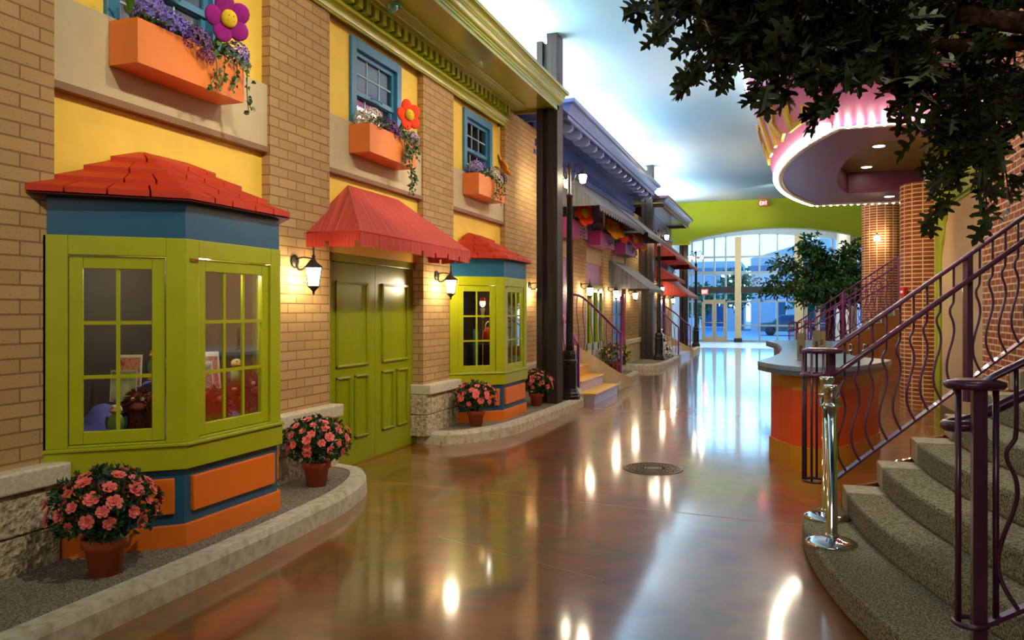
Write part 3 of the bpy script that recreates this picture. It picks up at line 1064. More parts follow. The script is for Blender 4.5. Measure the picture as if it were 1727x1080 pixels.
def azalea(loc, s, label, seed, lean=0.0):
    random.seed(seed)
    x, y, z = loc
    t = thing('potted_azalea', label, 'potted plant', loc, group=None)
    pot = [(0.0, 0.0), (0.070, 0.0), (0.092, 0.135), (0.105, 0.135), (0.110, 0.185), (0.100, 0.185), (0.096, 0.16), (0.0, 0.16)]
    build(M().lathe([(r * s, h * s) for r, h in pot], loc, 28), 'terracotta_pot', TER, t)
    build(M().lathe([(0.0, 0.19 * s), (0.07 * s, 0.185 * s), (0.092 * s, 0.165 * s), (0, 0.16 * s)], loc, 14), 'moss', SOIL, t)
    c = Vector((x, y, z + 0.34 * s)); rx, rz = 0.225 * s, 0.165 * s
    st = M(); fo = M()
    for k in range(26):
        a = U(0, 2 * PI); e = U(-0.2, 1.3)
        p = c + Vector((rx * 0.8 * math.cos(a) * math.cos(e), rx * 0.8 * math.sin(a) * math.cos(e), rz * 0.8 * math.sin(e)))
        st.tube([(x, y, z + 0.17 * s), (x + (p.x - x) * 0.4, y + (p.y - y) * 0.4, z + 0.26 * s), p], 0.004 * s, 5)
    build(st, 'stems', BARK, t)
    spots = []
    for k in range(330):
        a = U(0, 2 * PI); e = math.asin(U(-0.55, 1.0)); q = U(0.72, 1.06) ** 1
        nv = Vector((math.cos(a) * math.cos(e), math.sin(a) * math.cos(e), math.sin(e)))
        p = c + Vector((nv.x * rx * q, nv.y * rx * q, nv.z * rz * q - (0.03 * s if nv.z < 0 else 0)))
        for _ in range(4):
            leaf(fo, p, nv + Vector((U(-1, 1), U(-1, 1), U(-0.7, 1))) * 0.9, U(0.032, 0.05) * s, 0.016 * s, nv)
    for k in range(60):
        p = c + Vector((U(-0.7, 0.7) * rx, U(-0.7, 0.7) * rx, U(-0.75, 0.3) * rz))
        for _ in range(6):
            leaf(fo, p, (U(-1, 1), U(-1, 1), U(-1, 1)), 0.05 * s, 0.026 * s)
    build(fo, 'foliage', LEAF, t)
    if not BMESH:
        for v in range(4):
            mb = M(); blossom_mesh(mb, (0, 0, 0), (0, 0, 1), 1.0, 6, 3)
            me = bpy.data.meshes.new('blossom'); me.from_pydata(mb.v, [], mb.f); me.polygons.foreach_set('use_smooth', mb.sm)
            me.materials.append(PINK); BMESH.append(me)
    for k in range(52):
        a = 2.399 * k + U(-0.2, 0.2)
        e = math.asin(-0.38 + 1.36 * (k + 0.5) / 52)
        nv = Vector((math.cos(a) * math.cos(e), math.sin(a) * math.cos(e), math.sin(e)))
        q = U(1.0, 1.16)
        p = Vector((nv.x * rx * q, nv.y * rx * q, 0.34 * s + nv.z * rz * q))
        o = bpy.data.objects.new('blossom', BMESH[k % 4]); C.objects.link(o); o.parent = t
        o.location = p
        o.rotation_euler = (nv + Vector((0, 0, 0.25))).to_track_quat('Z', 'Y').to_euler()
        r = U(0.024, 0.042) * s
        o.scale = (r, r, r)
    return t


azalea((-3.55, 3.40, 0.143), 1.12, 'largest potted coral azalea in a terracotta pot, in front of the near bay window', 11)
azalea((-3.67, 5.68, 0.143), 1.10, 'potted coral azalea at the curved curb end before the green doors', 12)
azalea((-3.66, 9.26, 0.143), 1.08, 'potted coral azalea beside the stone base before the farther bay window', 13)
azalea((-3.56, 11.52, 0.143), 1.06, 'smallest potted coral azalea between farther bay window and timber post', 14)

FCOL = {'violet': P('violet silk flower', '6F5FB8', 0.7, 0.35, scale=50), 'plum': P('plum silk flower', '6E3C78', 0.7, 0.35, scale=50),
        'cream': P('cream silk flower', 'D8CDB4', 0.7, 0.15, scale=50), 'lilac': P('lilac silk flower', 'A897CC', 0.7, 0.3, scale=50),
        'yellow': P('yellow silk flower', 'E8C23A', 0.7, 0.2, scale=50), 'mix': P('yellow red silk flower', 'E0A030', 0.7, 0.5, scale=25)}


def floret_ball(m, c, r, n):
    """a domed head of many small florets"""
    c = Vector(c)
    for k in range(n):
        z = 1 - 1.55 * (k + 0.5) / n
        a = 2.399 * k
        q = math.sqrt(max(0, 1 - z * z))
        nv = Vector((q * math.cos(a), q * math.sin(a), z))
        p = c + nv * r
        fr = r * 0.26
        Q = rotm(nv, a)
        for j in range(4):
            b = PI / 2 * j
            u, w = Vector((math.cos(b), math.sin(b), 0.25)), Vector((-math.sin(b), math.cos(b), 0))
            m.add([p, p + Q @ (u * fr * 0.6 + w * fr * 0.4), p + Q @ (u * fr * 1.1), p + Q @ (u * fr * 0.6 - w * fr * 0.4)], [(0, 1, 2, 3)])


def ivy(m, path, r, n, sz):
    m.tube(path, 0.004, 5)
    pts = [Vector(p) for p in path]
    for k in range(n):
        f = k / n * (len(pts) - 1); i = int(f)
        p = pts[i].lerp(pts[i + 1], f - i) + Vector((U(-r, r), U(-r, r), U(-r, r)))
        leaf(m, p, (U(-0.2, 1), U(-1, 1), U(-1, 0.4)), U(0.7, 1.2) * sz, sz * 0.8, (1, U(-0.5, 0.5), U(-0.5, 0.5)))


def plush_flower(loc, face_dir, r, petal_mat, label, npet=5, side=False):
    t = thing('plush_flower', label, 'plush flower', loc)
    c = Vector(loc)
    Q = rotm(face_dir, 0)
    # roll so that local y is up
    z = Vector(face_dir).normalized(); x = Vector((0, 0, 1)).cross(z).normalized(); y = z.cross(x)
    Q = Matrix((x, y, z)).transposed()
    for k in range(npet):
        a = PI / 2 + 2 * PI * k / npet + 0.3
        pm = M().ball((0, 0, 0), (r * 0.50, r * 0.47, r * 0.14), 14, 9)
        rot = Q @ Matrix.Rotation(a, 3, 'Z') @ Matrix.Rotation(-0.2, 3, 'Y')
        off = Q @ Vector((math.cos(a) * r * 0.60, math.sin(a) * r * 0.60, -r * 0.06))
        pm.v = [tuple(c + off + rot @ Vector(p)) for p in pm.v]
        build(pm, 'petal', petal_mat, t)
    fm = M().ball((0, 0, 0), (r * 0.37, r * 0.40, r * 0.22), 18, 12)
    fm.v = [tuple(c + Q @ (Vector(p) + Vector((0, 0, r * 0.06)))) for p in fm.v]
    fo = build(fm, 'round_face', P('yellow plush', 'D8B418', 0.9, 0.1, scale=20), t)
    ey = M()
    for sx_ in (-1, 1):
        ey.ball(c + Q @ Vector((sx_ * r * 0.10, r * 0.10, r * 0.262)), r * 0.028, 8, 6)
    ey.tube([c + Q @ Vector((r * 0.19 * math.sin(b), -r * 0.02 - r * 0.13 * math.cos(b), r * 0.245)) for b in [(-1.1 + 2.2 * i / 8) for i in range(9)]], r * 0.014, 5)
    build(ey, 'smile', P('dark stitching', '5A3A10', 0.8), fo)
    return t


def window_box(yc, label, mat, seed, flowers, bulk=1.0, x0=-4.08, x1=-3.85, z0=3.17, z1=3.455, hl=0.52, vine=(0.25, 0.5)):
    random.seed(seed)
    t = thing('window_box', label, 'window box', (x0, yc, z0))
    m = M()
    th = 0.015
    m.box(x0, x1, yc - hl, yc + hl, z0, z0 + th)
    m.box(x1 - th, x1, yc - hl, yc + hl, z0 + th, z1); m.box(x0, x0 + th, yc - hl, yc + hl, z0 + th, z1)
    m.box(x0 + th, x1 - th, yc - hl, yc - hl + th, z0 + th, z1); m.box(x0 + th, x1 - th, yc + hl - th, yc + hl, z0 + th, z1)
    build(m, 'planter_box', mat, t)
    build(M().box(x0 + th, x1 - th, yc - hl + th, yc + hl - th, z0 + th, z1 - 0.03), 'soil', SOIL, t)
    xm = (x0 + x1) / 2
    fo = M()
    for k in range(int(150 * bulk)):
        p = (U(x0 + 0.06, x1 + 0.02), yc + U(-hl * 0.95, hl * 0.95), z1 + U(-0.03, 0.08))
        leaf(fo, p, (U(-0.2, 1), U(-1, 1), U(-0.4, 1)), U(0.04, 0.08), 0.035)
    build(fo, 'greenery', LEAF2, t)
    for (col, fy, fx, fz, r) in flowers:
        h = M(); floret_ball(h, (xm + fx, yc + fy, z1 + fz), r, 46)
        build(h, 'flower_head', FCOL[col], t)
    iv = M()
    for k in range(4):
        yy = yc + vine[0] + (vine[1] - vine[0]) * k / 3.0
        dp = U(0.16, 0.38)
        path = curve_pts([(xm, yy, z1 - 0.02), (x1 + 0.03, yy, z1 + 0.02), (x1 + 0.04, yy + U(-0.05, 0.05), z1 - dp * 0.5), (x1 + 0.035, yy + U(-0.08, 0.08), z1 - dp)], 5)
        ivy(iv, path, 0.03, 26, 0.045)
    build(iv, 'trailing_ivy', LEAF2, t)
    return t


window_box(4.46, 'orange window box with violet flowers under the nearest upper window', BXO, 3,
           [('violet', -0.36, 0.05, 0.10, 0.11), ('violet', -0.20, 0.08, 0.05, 0.10), ('lilac', -0.30, 0.0, 0.14, 0.08), ('plum', -0.02, 0.13, 0.0, 0.10), ('plum', 0.06, 0.15, -0.08, 0.06), ('violet', -0.08, 0.06, 0.06, 0.08), ('violet', 0.46, 0.08, 0.06, 0.10), ('lilac', 0.52, 0.10, 0.0, 0.06)], vine=(0.12, 0.5))
b2 = window_box(7.42, 'orange window box with cream and plum flowers above the red awning', BXO, 4,
                [('cream', -0.44, 0.0, 0.06, 0.09), ('cream', -0.28, 0.0, 0.11, 0.10), ('plum', -0.02, 0.06, 0.05, 0.10), ('plum', 0.06, 0.10, 0.0, 0.07), ('lilac', 0.48, 0.06, 0.03, 0.10), ('plum', 0.40, 0.10, 0.0, 0.06)], vine=(0.12, 0.45))
random.seed(55)
iv = M()
for q in range(2):
    ivy(iv, curve_pts([(-3.83, 7.66 + q * 0.05, 3.40), (-3.80, 7.68, 3.2), (-3.81, 7.74 + q * 0.03, 3.0), (-3.82, 7.70, 2.86 + q * 0.1)], 6), 0.035, 34, 0.05)
build(iv, 'trailing_ivy', LEAF2, b2)
window_box(10.37, 'orange window box with lilac flowers above the farther bay window', BXO, 5,
           [('lilac', -0.40, 0.02, 0.08, 0.10), ('violet', -0.20, 0.0, 0.12, 0.09), ('cream', 0.08, 0.08, 0.05, 0.11), ('cream', 0.22, 0.1, 0.0, 0.09), ('violet', 0.45, 0.08, 0.05, 0.09), ('plum', 0.30, 0.05, 0.16, 0.06)], vine=(-0.05, 0.35))
MAG = P('magenta plush', '8A0F70', 0.95, 0.15, scale=20)
REDP = P('red orange plush', 'EE4012', 0.95, 0.12, scale=20)
ORGP = P('orange plush', 'F5982A', 0.95, 0.15, scale=20)
GSTM = P('green plush stem', '3E7A2A', 0.8)


def stem_of(t, path, mat=GSTM):
    build(M().tube(path, 0.012, 8), 'stem', mat, t)


f = plush_flower((-3.80, 4.74, 3.715), (0.9, -0.42, -0.12), 0.165, MAG, 'purple plush flower with a yellow smiling face')
stem_of(f, [(-3.95, 4.72, 3.40), (-3.92, 4.74, 3.55), (-3.85, 4.745, 3.70)])
for (p, d) in (((-3.93, 4.62, 3.47), (0.6, -0.8, 0.25)), ((-3.95, 3.98, 3.50), (0.3, -0.6, 0.8))):
    lf_ = M(); leaf(lf_, p, d, 0.2, 0.08, (0.3, 0, 1), 0.1)
    build(lf_, 'felt_leaf', P('green felt', '55902A', 0.9), f)
f = plush_flower((-3.80, 7.66, 3.70), (0.9, -0.35, 0.0), 0.16, REDP, 'red orange plush flower with a yellow smiling face')
stem_of(f, [(-3.95, 7.66, 3.40), (-3.92, 7.66, 3.55), (-3.85, 7.66, 3.68)])
f = plush_flower((-3.78, 10.66, 3.68), (0.8, 0.35, 0.55), 0.17, ORGP, 'orange plush flower turned away, on the third window box')
stem_of(f, [(-3.95, 10.5, 3.40), (-3.92, 10.55, 3.52), (-3.84, 10.62, 3.62)], P('yellow plush stem', 'D8B83A', 0.8))

# ================================================================ PLUSH BIRDS, CARDS AND CLOTH IN THE NEAR BAY
DISP = 0.80
cl = thing('display_cloth', 'violet blue cloth draped over stands inside the near bay window', 'cloth', (-3.9, 4.45, DISP))
CLM = P('violet blue cloth', '4A4E9C', 0.8, 0.15, scale=8)
cm = M()
NX, NY = 14, 34
grid = []
random.seed(8)
for i in range(NX + 1):
    row = []
    for k in range(NY + 1):
        y = 3.72 + 1.44 * k / NY; xm_ = -3.60 - max(0, 3.95 - y) * 1.14 - max(0, y - 4.94) * 1.14; x = -4.36 + (xm_ + 4.36) * i / NX
        hgt = 0.30 * math.exp(-((x + 4.1) ** 2 + (y - 4.30) ** 2) / 0.03) + 0.22 * math.exp(-((x + 3.95) ** 2 + (y - 4.72) ** 2) / 0.03) + 0.16 * math.exp(-((x + 4.2) ** 2 + (y - 4.0) ** 2) / 0.02)
        hgt += 0.012 * math.sin(y * 31 + x * 17) + 0.012 * math.sin(y * 13 - x * 40)
        lim = (x + 3.56) + 0.0
        row.append((x, y, DISP + 0.015 + max(0, hgt)))
    grid.append(row)
cm.rings(grid, True, False, False)
ob = build(cm, 'draped_fabric', CLM, cl)

BODYG = P('pale green plush', '8DB05C', 0.95, 0.1, scale=25)
HEADC = P('cream plush', 'E6C88C', 0.95, 0.1)
BEAK = P('orange felt beak', 'E08A3C', 0.9)
DRKF = P('brown fur', '6B2A14', 1.0, 0.3, scale=40, bmp=0.8, bscale=90)
BLKP = P('black plastic', '151515', 0.3)


def plush_bird(loc, s, face, label):
    t = thing('plush_bird', label, 'plush toy', loc)
    c = Vector(loc)
    a = math.atan2(face[1], face[0])
    Rz = Matrix.Rotation(a, 3, 'Z')

    def L(x, y, z):
        return c + Rz @ Vector((x * s, y * s, z * s))
    build(M().ball(L(0, 0, 0.085), (0.05 * s, 0.05 * s, 0.065 * s), 12, 9), 'body', BODYG, t)
    h = build(M().ball(L(0.005, 0, 0.17), (0.036 * s, 0.038 * s, 0.032 * s), 12, 8), 'head', HEADC, t)
    build(M().ball(L(0.045, 0, 0.165), (0.034 * s, 0.03 * s, 0.011 * s), 10, 6, rot=Rz), 'beak', BEAK, h)
    e = M()
    for k in (-1, 1):
        e.ball(L(0.03, 0.015 * k, 0.187), 0.006 * s, 6, 5)
    build(e, 'eyes', BLKP, h)
    for k in (-1, 1):
        build(M().ball(L(0.03, 0.028 * k, 0.012), (0.03 * s, 0.016 * s, 0.012 * s), 8, 6, rot=Rz), 'foot', BEAK, t)
        build(M().ball(L(-0.005, 0.05 * k, 0.09), (0.018 * s, 0.009 * s, 0.042 * s), 8, 6), 'wing', P('blue plush wing', '4A5F8C', 0.9), t)
    tf = M()
    for k in range(4):
        leaf(tf, L(0, 0, 0.198), (U(-0.5, 0.2), U(-0.4, 0.4), 1), 0.035 * s, 0.012 * s)
    build(tf, 'crest', P('violet felt', '6A4AA0', 0.9), h)
    return t


def furry(loc, s, face, label):
    t = thing('furry_toy', label, 'plush toy', loc)
    c = Vector(loc); a = math.atan2(face[1], face[0]); Rz = Matrix.Rotation(a, 3, 'Z')

    def L(x, y, z):
        return c + Rz @ Vector((x * s, y * s, z * s))
    b = M().ball(L(0, 0, 0.07), (0.085 * s, 0.095 * s, 0.075 * s), 14, 9)
    b.ball(L(0.02, 0, 0.155), (0.062 * s, 0.066 * s, 0.055 * s), 14, 9)
    for k in range(420):
        z = U(-0.6, 1); q = math.sqrt(1 - z * z); an = U(0, 6.28)
        n = Vector((q * math.cos(an), q * math.sin(an), z))
        if k % 2:
            p = L(0.02, 0, 0.155) + Vector((n.x * 0.058 * s, n.y * 0.062 * s, n.z * 0.052 * s))
        else:
            p = L(0, 0, 0.07) + Vector((n.x * 0.08 * s, n.y * 0.09 * s, n.z * 0.072 * s))
        leaf(b, p, n + Vector((0, 0, -0.6)), 0.035 * s, 0.009 * s)
    build(b, 'shaggy_body', DRKF, t)
    m_ = build(M().ball(L(0.075, 0, 0.145), (0.022 * s, 0.04 * s, 0.02 * s), 10, 7, rot=Rz), 'muzzle', P('pink plush muzzle', 'C86A4C', 0.9), t)
    e = M()
    for k in (-1, 1):
        e.ball(L(0.07, 0.022 * k, 0.18), 0.011 * s, 8, 6)
    build(e, 'eyes', WHT, t)
    for k in (-1, 1):
        build(M().ball(L(0.06, 0.07 * k, 0.015), (0.035 * s, 0.022 * s, 0.018 * s), 8, 6, rot=Rz), 'foot', DRKF, t)
    return t


def card(loc, w, h, face, label, bg, pic, border=0.1, name='picture_card', cat='card', tilt=0.12):
    t = thing(name, label, cat, loc)
    a = math.atan2(face[1], face[0])
    Q = Matrix.Rotation(a, 3, 'Z') @ Matrix.Rotation(-tilt, 3, 'Y')
    c = Vector(loc)
    m = M().box(-0.004, 0.0, -w / 2, w / 2, 0, h); m.v = [tuple(c + Q @ Vector(p)) for p in m.v]
    build(m, 'board', bg, t)
    b = w * border
    m = M().box(0.0, 0.0012, -w / 2 + b, w / 2 - b, b, h - b * 2); m.v = [tuple(c + Q @ Vector(p)) for p in m.v]
    build(m, 'printed_picture', pic, t)
    m = M().tube([(-0.004, 0, h * 0.6), (-0.05, 0, 0.0)], 0.003, 5); m.v = [tuple(c + Q @ Vector(p)) for p in m.v]
    build(m, 'easel_leg', BLKP, t)
    return t


random.seed(21)
PC1 = speckle('misty forest print', ['7E9A86', 'B9C9AE', 'DDE6D2'], 9, 0.5, 0.0)
PC2 = speckle('pink blossom print', ['C86A5A', 'E0A090', 'B4545C'], 30, 0.5, 0.0)
PC3 = speckle('bright sticker print', ['D8D4C0', 'D86A3A', '6A9AB0', 'E8E4D4'], 40, 0.5, 0.0)
CRM = P('cream card', 'EEE9DA', 0.7)
fd = (0.45, -0.9)
plush_bird((-3.88, 3.80, DISP + 0.02), 1.0, (0.6, -0.8), 'pale green plush bird at the near lower corner of the bay window')
plush_bird((-4.02, 4.27, DISP + 0.325), 1.05, (0.5, -0.85), 'pale green plush bird standing highest on the violet cloth')
plush_bird((-3.68, 4.12, DISP + 0.03), 1.0, (1.0, 0.1), 'pale green plush bird beside the corner of the two panes')
plush_bird((-3.78, 4.80, DISP + 0.215), 1.15, (0.9, -0.3), 'pale green plush bird seated above the red brown furry toy')
plush_bird((-3.98, 4.38, DISP + 0.34), 1.1, (1.0, -0.2), 'pale green plush bird behind the street face of the bay window')
furry((-3.86, 3.98, DISP + 0.02), 1.25, (0.5, -0.85), 'red brown furry toy low behind the splayed pane')
furry((-3.70, 4.86, DISP + 0.03), 1.35, (0.9, -0.4), 'red brown furry toy at the far end of the bay window')
furry((-3.74, 4.52, DISP + 0.03), 1.1, (0.9, -0.4), 'red brown furry toy in the middle of the front panes')
furry((-4.12, 4.62, DISP + 0.20), 1.2, (0.7, -0.6), 'red brown furry toy at the back of the near bay display')
card((-3.98, 3.95, DISP + 0.22), 0.16, 0.20, fd, 'misty green picture card standing behind the splayed pane', CRM, PC1, 0.03)
card((-4.20, 4.22, DISP + 0.28), 0.16, 0.22, fd, 'pink blossom card at the back of the near bay display', CRM, PC2, 0.06)
card((-3.88, 4.60, DISP + 0.20), 0.13, 0.24, (1, -0.35), 'tall sticker card in the middle front pane', CRM, PC3, 0.08)
card((-3.94, 4.74, DISP + 0.22), 0.14, 0.28, (1, -0.35), 'cream hang tag card with a round hole, beside the sticker card', CRM, PC2, 0.12)
bb = thing('display_box', 'dark upright box on the violet cloth in the near bay window', 'box', (-3.74, 4.30, DISP + 0.03))
build(M().box(-3.80, -3.68, 4.24, 4.36, DISP + 0.03, DISP + 0.24), 'carton', P('dark slate carton', '2A3436', 0.5), bb, bev=0.004)
build(M().box(-3.80, -3.68, 4.235, 4.365, DISP + 0.24, DISP + 0.255), 'carton_lid', P('pale carton edge', '9AA6A0', 0.5), bb)
lamp('POINT', (-3.78, 4.45, 1.90), (0, 0, 0), 26, WARM2, 0.04)  # unseen lamp added so the display shows through the panes

# toys in the farther bay
sn = thing('toy_lamp', 'small lit red capped toy figure high in the farther bay window', 'toy lamp', (-3.80, 9.86, DISP))
build(M().lathe([(0, 0), (0.05, 0), (0.05, 0.01), (0.008, 0.02), (0.008, 0.72), (0, 0.72)], (-3.80, 9.86, DISP), 12), 'stand', BRS, sn)
build(M().lathe([(0, 0.70), (0.025, 0.70), (0.02, 0.78), (0.03, 0.80), (0.03, 0.83), (0, 0.83)], (-3.80, 9.86, DISP), 12), 'neck', CRM, sn)
build(M().ball((-3.80, 9.86, DISP + 0.90), (0.04, 0.04, 0.055), 12, 8), 'glowing_head', emit('warm toy glow', (1, 0.62, 0.25, 1), 5), sn)
build(M().lathe([(0.046, 0.925), (0.035, 0.965), (0.0, 0.985)], (-3.80, 9.86, DISP), 12), 'red_cap', REDP, sn)
st_ = thing('display_plinth', 'dark plinth raising the toys in the farther bay window', 'plinth', (-3.85, 10.1, DISP))
build(M().box(-4.05, -3.72, 9.92, 10.25, DISP, DISP + 0.34), 'block', P('dark plum block', '241B2A', 0.7), st_, bev=0.005)
bg = thing('plush_bag', 'round orange plush face bag in the farther bay window', 'plush bag', (-3.80, 10.05, DISP + 0.34))
build(M().ball((-3.80, 10.05, DISP + 0.46), (0.06, 0.12, 0.115), 16, 10), 'round_bag', REDP, bg)
build(M().ball((-3.745, 10.05, DISP + 0.45), (0.02, 0.05, 0.028), 10, 7), 'muzzle', ORGP, bg)
e = M()
for k in (-1, 1):
    e.ball((-3.745, 10.05 + 0.045 * k, DISP + 0.50), 0.012, 8, 6)
build(e, 'eyes', BLKP, bg)
build(M().tube(curve_pts([(-3.80, 9.95, DISP + 0.52), (-3.80, 9.98, DISP + 0.62), (-3.80, 10.10, DISP + 0.64), (-3.80, 10.16, DISP + 0.5), (-3.78, 10.15, DISP + 0.36)], 5), 0.007, 6), 'carry_strap', CRM, bg)
tq = thing('fabric_roll', 'teal fabric roll standing in the corner of the farther bay window', 'fabric roll', (-3.86, 9.76, DISP))
build(M().lathe([(0, 0), (0.035, 0), (0.035, 0.55), (0, 0.55)], (-3.86, 9.76, DISP), 14), 'rolled_cloth', P('teal felt', '2F8A86', 0.9), tq)
sd = thing('plush_doll', 'plush doll with a red hat and white top in the farther bay window', 'doll', (-3.74, 10.45, DISP))
build(M().lathe([(0, 0), (0.10, 0), (0.09, 0.10), (0.06, 0.26), (0.07, 0.34), (0.05, 0.42), (0, 0.43)], (-3.74, 10.45, DISP), 14), 'skirt', P('navy plush', '2A3350', 0.9), sd)
build(M().lathe([(0.055, 0.38), (0.075, 0.45), (0.07, 0.56), (0.03, 0.60), (0, 0.60)], (-3.74, 10.45, DISP), 14), 'white_top', WHT, sd)
hd = build(M().ball((-3.74, 10.45, DISP + 0.66), (0.06, 0.065, 0.065), 14, 9), 'head', HEADC, sd)
build(M().lathe([(0.075, 0.685), (0.068, 0.74), (0.05, 0.82), (0.0, 0.84)], (-3.74, 10.45, DISP), 14), 'red_hat', REDP, sd)
e = M()
for k in (-1, 1):
    e.ball((-3.685, 10.45 + 0.02 * k, DISP + 0.665), 0.007, 6, 5)
build(e, 'eyes', BLKP, hd)
for k in (-1, 1):
    build(M().tube([(-3.74, 10.45 + 0.06 * k, DISP + 0.55), (-3.70, 10.45 + 0.12 * k, DISP + 0.42), (-3.67, 10.45 + 0.11 * k, DISP + 0.32)], [0.025, 0.02, 0.018], 8), 'arm', WHT, sd)
lamp('POINT', (-3.80, 10.2, 1.93), (0, 0, 0), 12, WARM2, 0.04)

# ================================================================ TIMBER POSTS AND STREET LAMPS
def post(x, y, label, w=0.34, dpt=0.34, zt=5.86):
    t = thing('timber_post', label, 'post', (x, y, 0.15), group=None)
    build(M().box(x - w / 2, x - w / 2 + 0.10, y - dpt / 2, y + dpt / 2, 0.14, zt - 0.02), 'side_plank', WOODD, t, bev=0.006)
    build(M().box(x - w / 2 + 0.10, x - w / 2 + 0.17, y - dpt / 2 + 0.06, y + dpt / 2 - 0.06, 0.14, zt - 0.05), 'core_plank', WOODD, t, bev=0.004)
    build(M().box(x - w / 2 + 0.17, x + w / 2, y - dpt / 2, y + dpt / 2, 0.14, zt + 0.09), 'side_plank', WOODD, t, bev=0.006)
    return t


post(-3.50, 12.05, 'tall dark timber post reaching the ceiling beside the nearest street lamp')
post(-3.84, 23.78, 'tall dark timber post beside the second street lamp')
p3 = post(-3.86, 33.2, 'dark timber post at the yellow green arch, beside the last street lamp', zt=4.4)


def street_lamp(x, y, z, label):
    t = thing('street_lamp', label, 'street lamp', (x, y, z))
    H = 3.95 - z
    base = [(0, 0), (0.175, 0), (0.175, 0.06), (0.16, 0.07), (0.165, 0.10), (0.145, 0.13), (0.135, 0.16), (0.125, 0.18), (0.122, 0.58), (0.135, 0.60), (0.135, 0.64), (0.115, 0.66), (0.118, 0.74), (0.10, 0.80), (0, 0.80)]
    build(M().lathe(base, (x, y, z), 8, a0=PI / 8, smooth=False), 'base', BLK, t, bev=0.004)
    pn = M()
    for k in range(8):
        a = 2 * PI * k / 8
        d = Vector((math.cos(a), math.sin(a), 0)); s = Vector((-d.y, d.x, 0))
        pn.obox(Vector((x, y, z + 0.38)) + d * 0.115, d * 0.004, s * 0.034, (0, 0, 0.16))
    build(pn, 'base_panels', BLK, t)
    build(M().lathe([(0.07, 0.78), (0.06, 0.9), (0.058, 1.2), (0.048, H - 0.5), (0.06, H - 0.48), (0.06, H - 0.45), (0.035, H - 0.42), (0.03, H - 0.02), (0.045, H), (0.02, H + 0.05), (0.0, H + 0.09)], (x, y, z), 14), 'pole', BLK, t)
    for (ax, ay, dz) in ((-1, 0, 0), (1, 0, 0), (-0.45, 1.0, -0.03)):
        d = Vector((ax, ay, 0)).normalized()
        r = 0.225

        def q(s_, h):
            return (x + d.x * s_, y + d.y * s_, h)
        zt = 3.93 + dz
        path = [q(0.03, zt - 0.20), q(0.10, zt - 0.12), q(0.09, zt + 0.02), q(0.15, zt + 0.08), q(0.215, zt + 0.05), q(r + 0.01, zt - 0.06)]
        am = M().tube(curve_pts(path, 6), 0.010, 7)
        am.tube(curve_pts([q(0.13, zt - 0.02), q(0.17, zt + 0.0), q(0.19, zt + 0.03), q(0.16, zt + 0.06), q(0.14, zt + 0.03)], 5), 0.006, 6)
        arm = build(am, 'scroll_arm', BLK, t)
        c = (x + d.x * r, y + d.y * r, zt)
        build(M().lathe([(0.0, -0.05), (0.012, -0.05), (0.02, -0.07), (0.07, -0.10), (0.075, -0.115), (0, -0.115)], c, 8), 'lantern_cap', BLK, arm)
        build(M().lathe([(0.0, -0.116), (0.062, -0.116), (0.066, -0.15), (0.045, -0.24), (0.0, -0.255)], c, 12), 'lantern_globe', LITS, arm)
        build(M().lathe([(0.0, -0.25), (0.02, -0.255), (0.012, -0.28), (0.0, -0.30)], c, 8), 'lantern_finial', BLK, arm)
    return t


L1 = street_lamp(-3.31, 12.55, 0.143, 'nearest black street lamp with three lit lanterns')
dup(L1, (-3.45, 23.4, 0.143), label='black street lamp in front of the second timber post')
dup(L1, (-3.32, 32.6, 0.143), label='farthest black street lamp beside the entrance tiles')

# ================================================================ SECOND STREET FRONT (blue cornice)
X2 = -4.10
LIL = P('lilac paint', 'B98FC4', 0.5)
MAGB = P('magenta box paint', 'B03A84', 0.5)
BLD = P('ultramarine door paint', '2E3F8C', 0.35)
COB = P('periwinkle cornice paint', '44549C', 0.35, 0.03)
COB2 = P('pale periwinkle paint', '8496CC', 0.3, 0.03)
YST = P('yellow step paint', 'F0B428', 0.35, 0.05)
TAN2 = P('tan plaster', 'CDB98C', 0.7)
wl2 = struct('wall_left', (X2, 18, 0), 'tan brick street front under the blue cornice')
for a, b_ in ((12.95, 14.2), (15.86, 17.0), (18.7, 19.9), (21.6, 24.2)):
    build(M().box(-4.6, X2, a, b_, 0.0, 4.45), 'brick_pier', TBR, wl2)
pn = M()
for a, b_ in ((14.2, 15.86), (17.0, 18.7), (19.9, 21.6)):
    pn.box(-4.5, X2 - 0.08, a, b_, 1.98 if a > 19 else 1.98, 2.68)
build(pn, 'lilac_panel', LIL, wl2)
pn = M(); bd = M()
for a, b_ in ((14.2, 15.86), (17.0, 18.7), (19.9, 21.6)):
    bd.box(-4.5, X2 - 0.04, a, b_, 2.68, 3.10)
    pn.box(-4.5, X2 - 0.08, a, b_, 3.10, 4.45)
build(bd, 'cream_band', TAN2, wl2)
build(pn, 'upper_panel', LIL, wl2)
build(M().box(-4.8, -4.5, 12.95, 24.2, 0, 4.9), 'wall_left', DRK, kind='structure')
build(M().box(-4.4, -4.02, 21.6, 24.2, 0.66, 0.78), 'stone_cap', CAP, wl2, bev=0.01)
build(M().box(-4.4, -4.05, 21.6, 24.2, 0.1, 0.66), 'stone_base', STN, wl2)

c2 = thing('cornice', 'periwinkle blue cornice with scroll brackets on the second front', 'cornice', (-3.8, 13, 4.4))


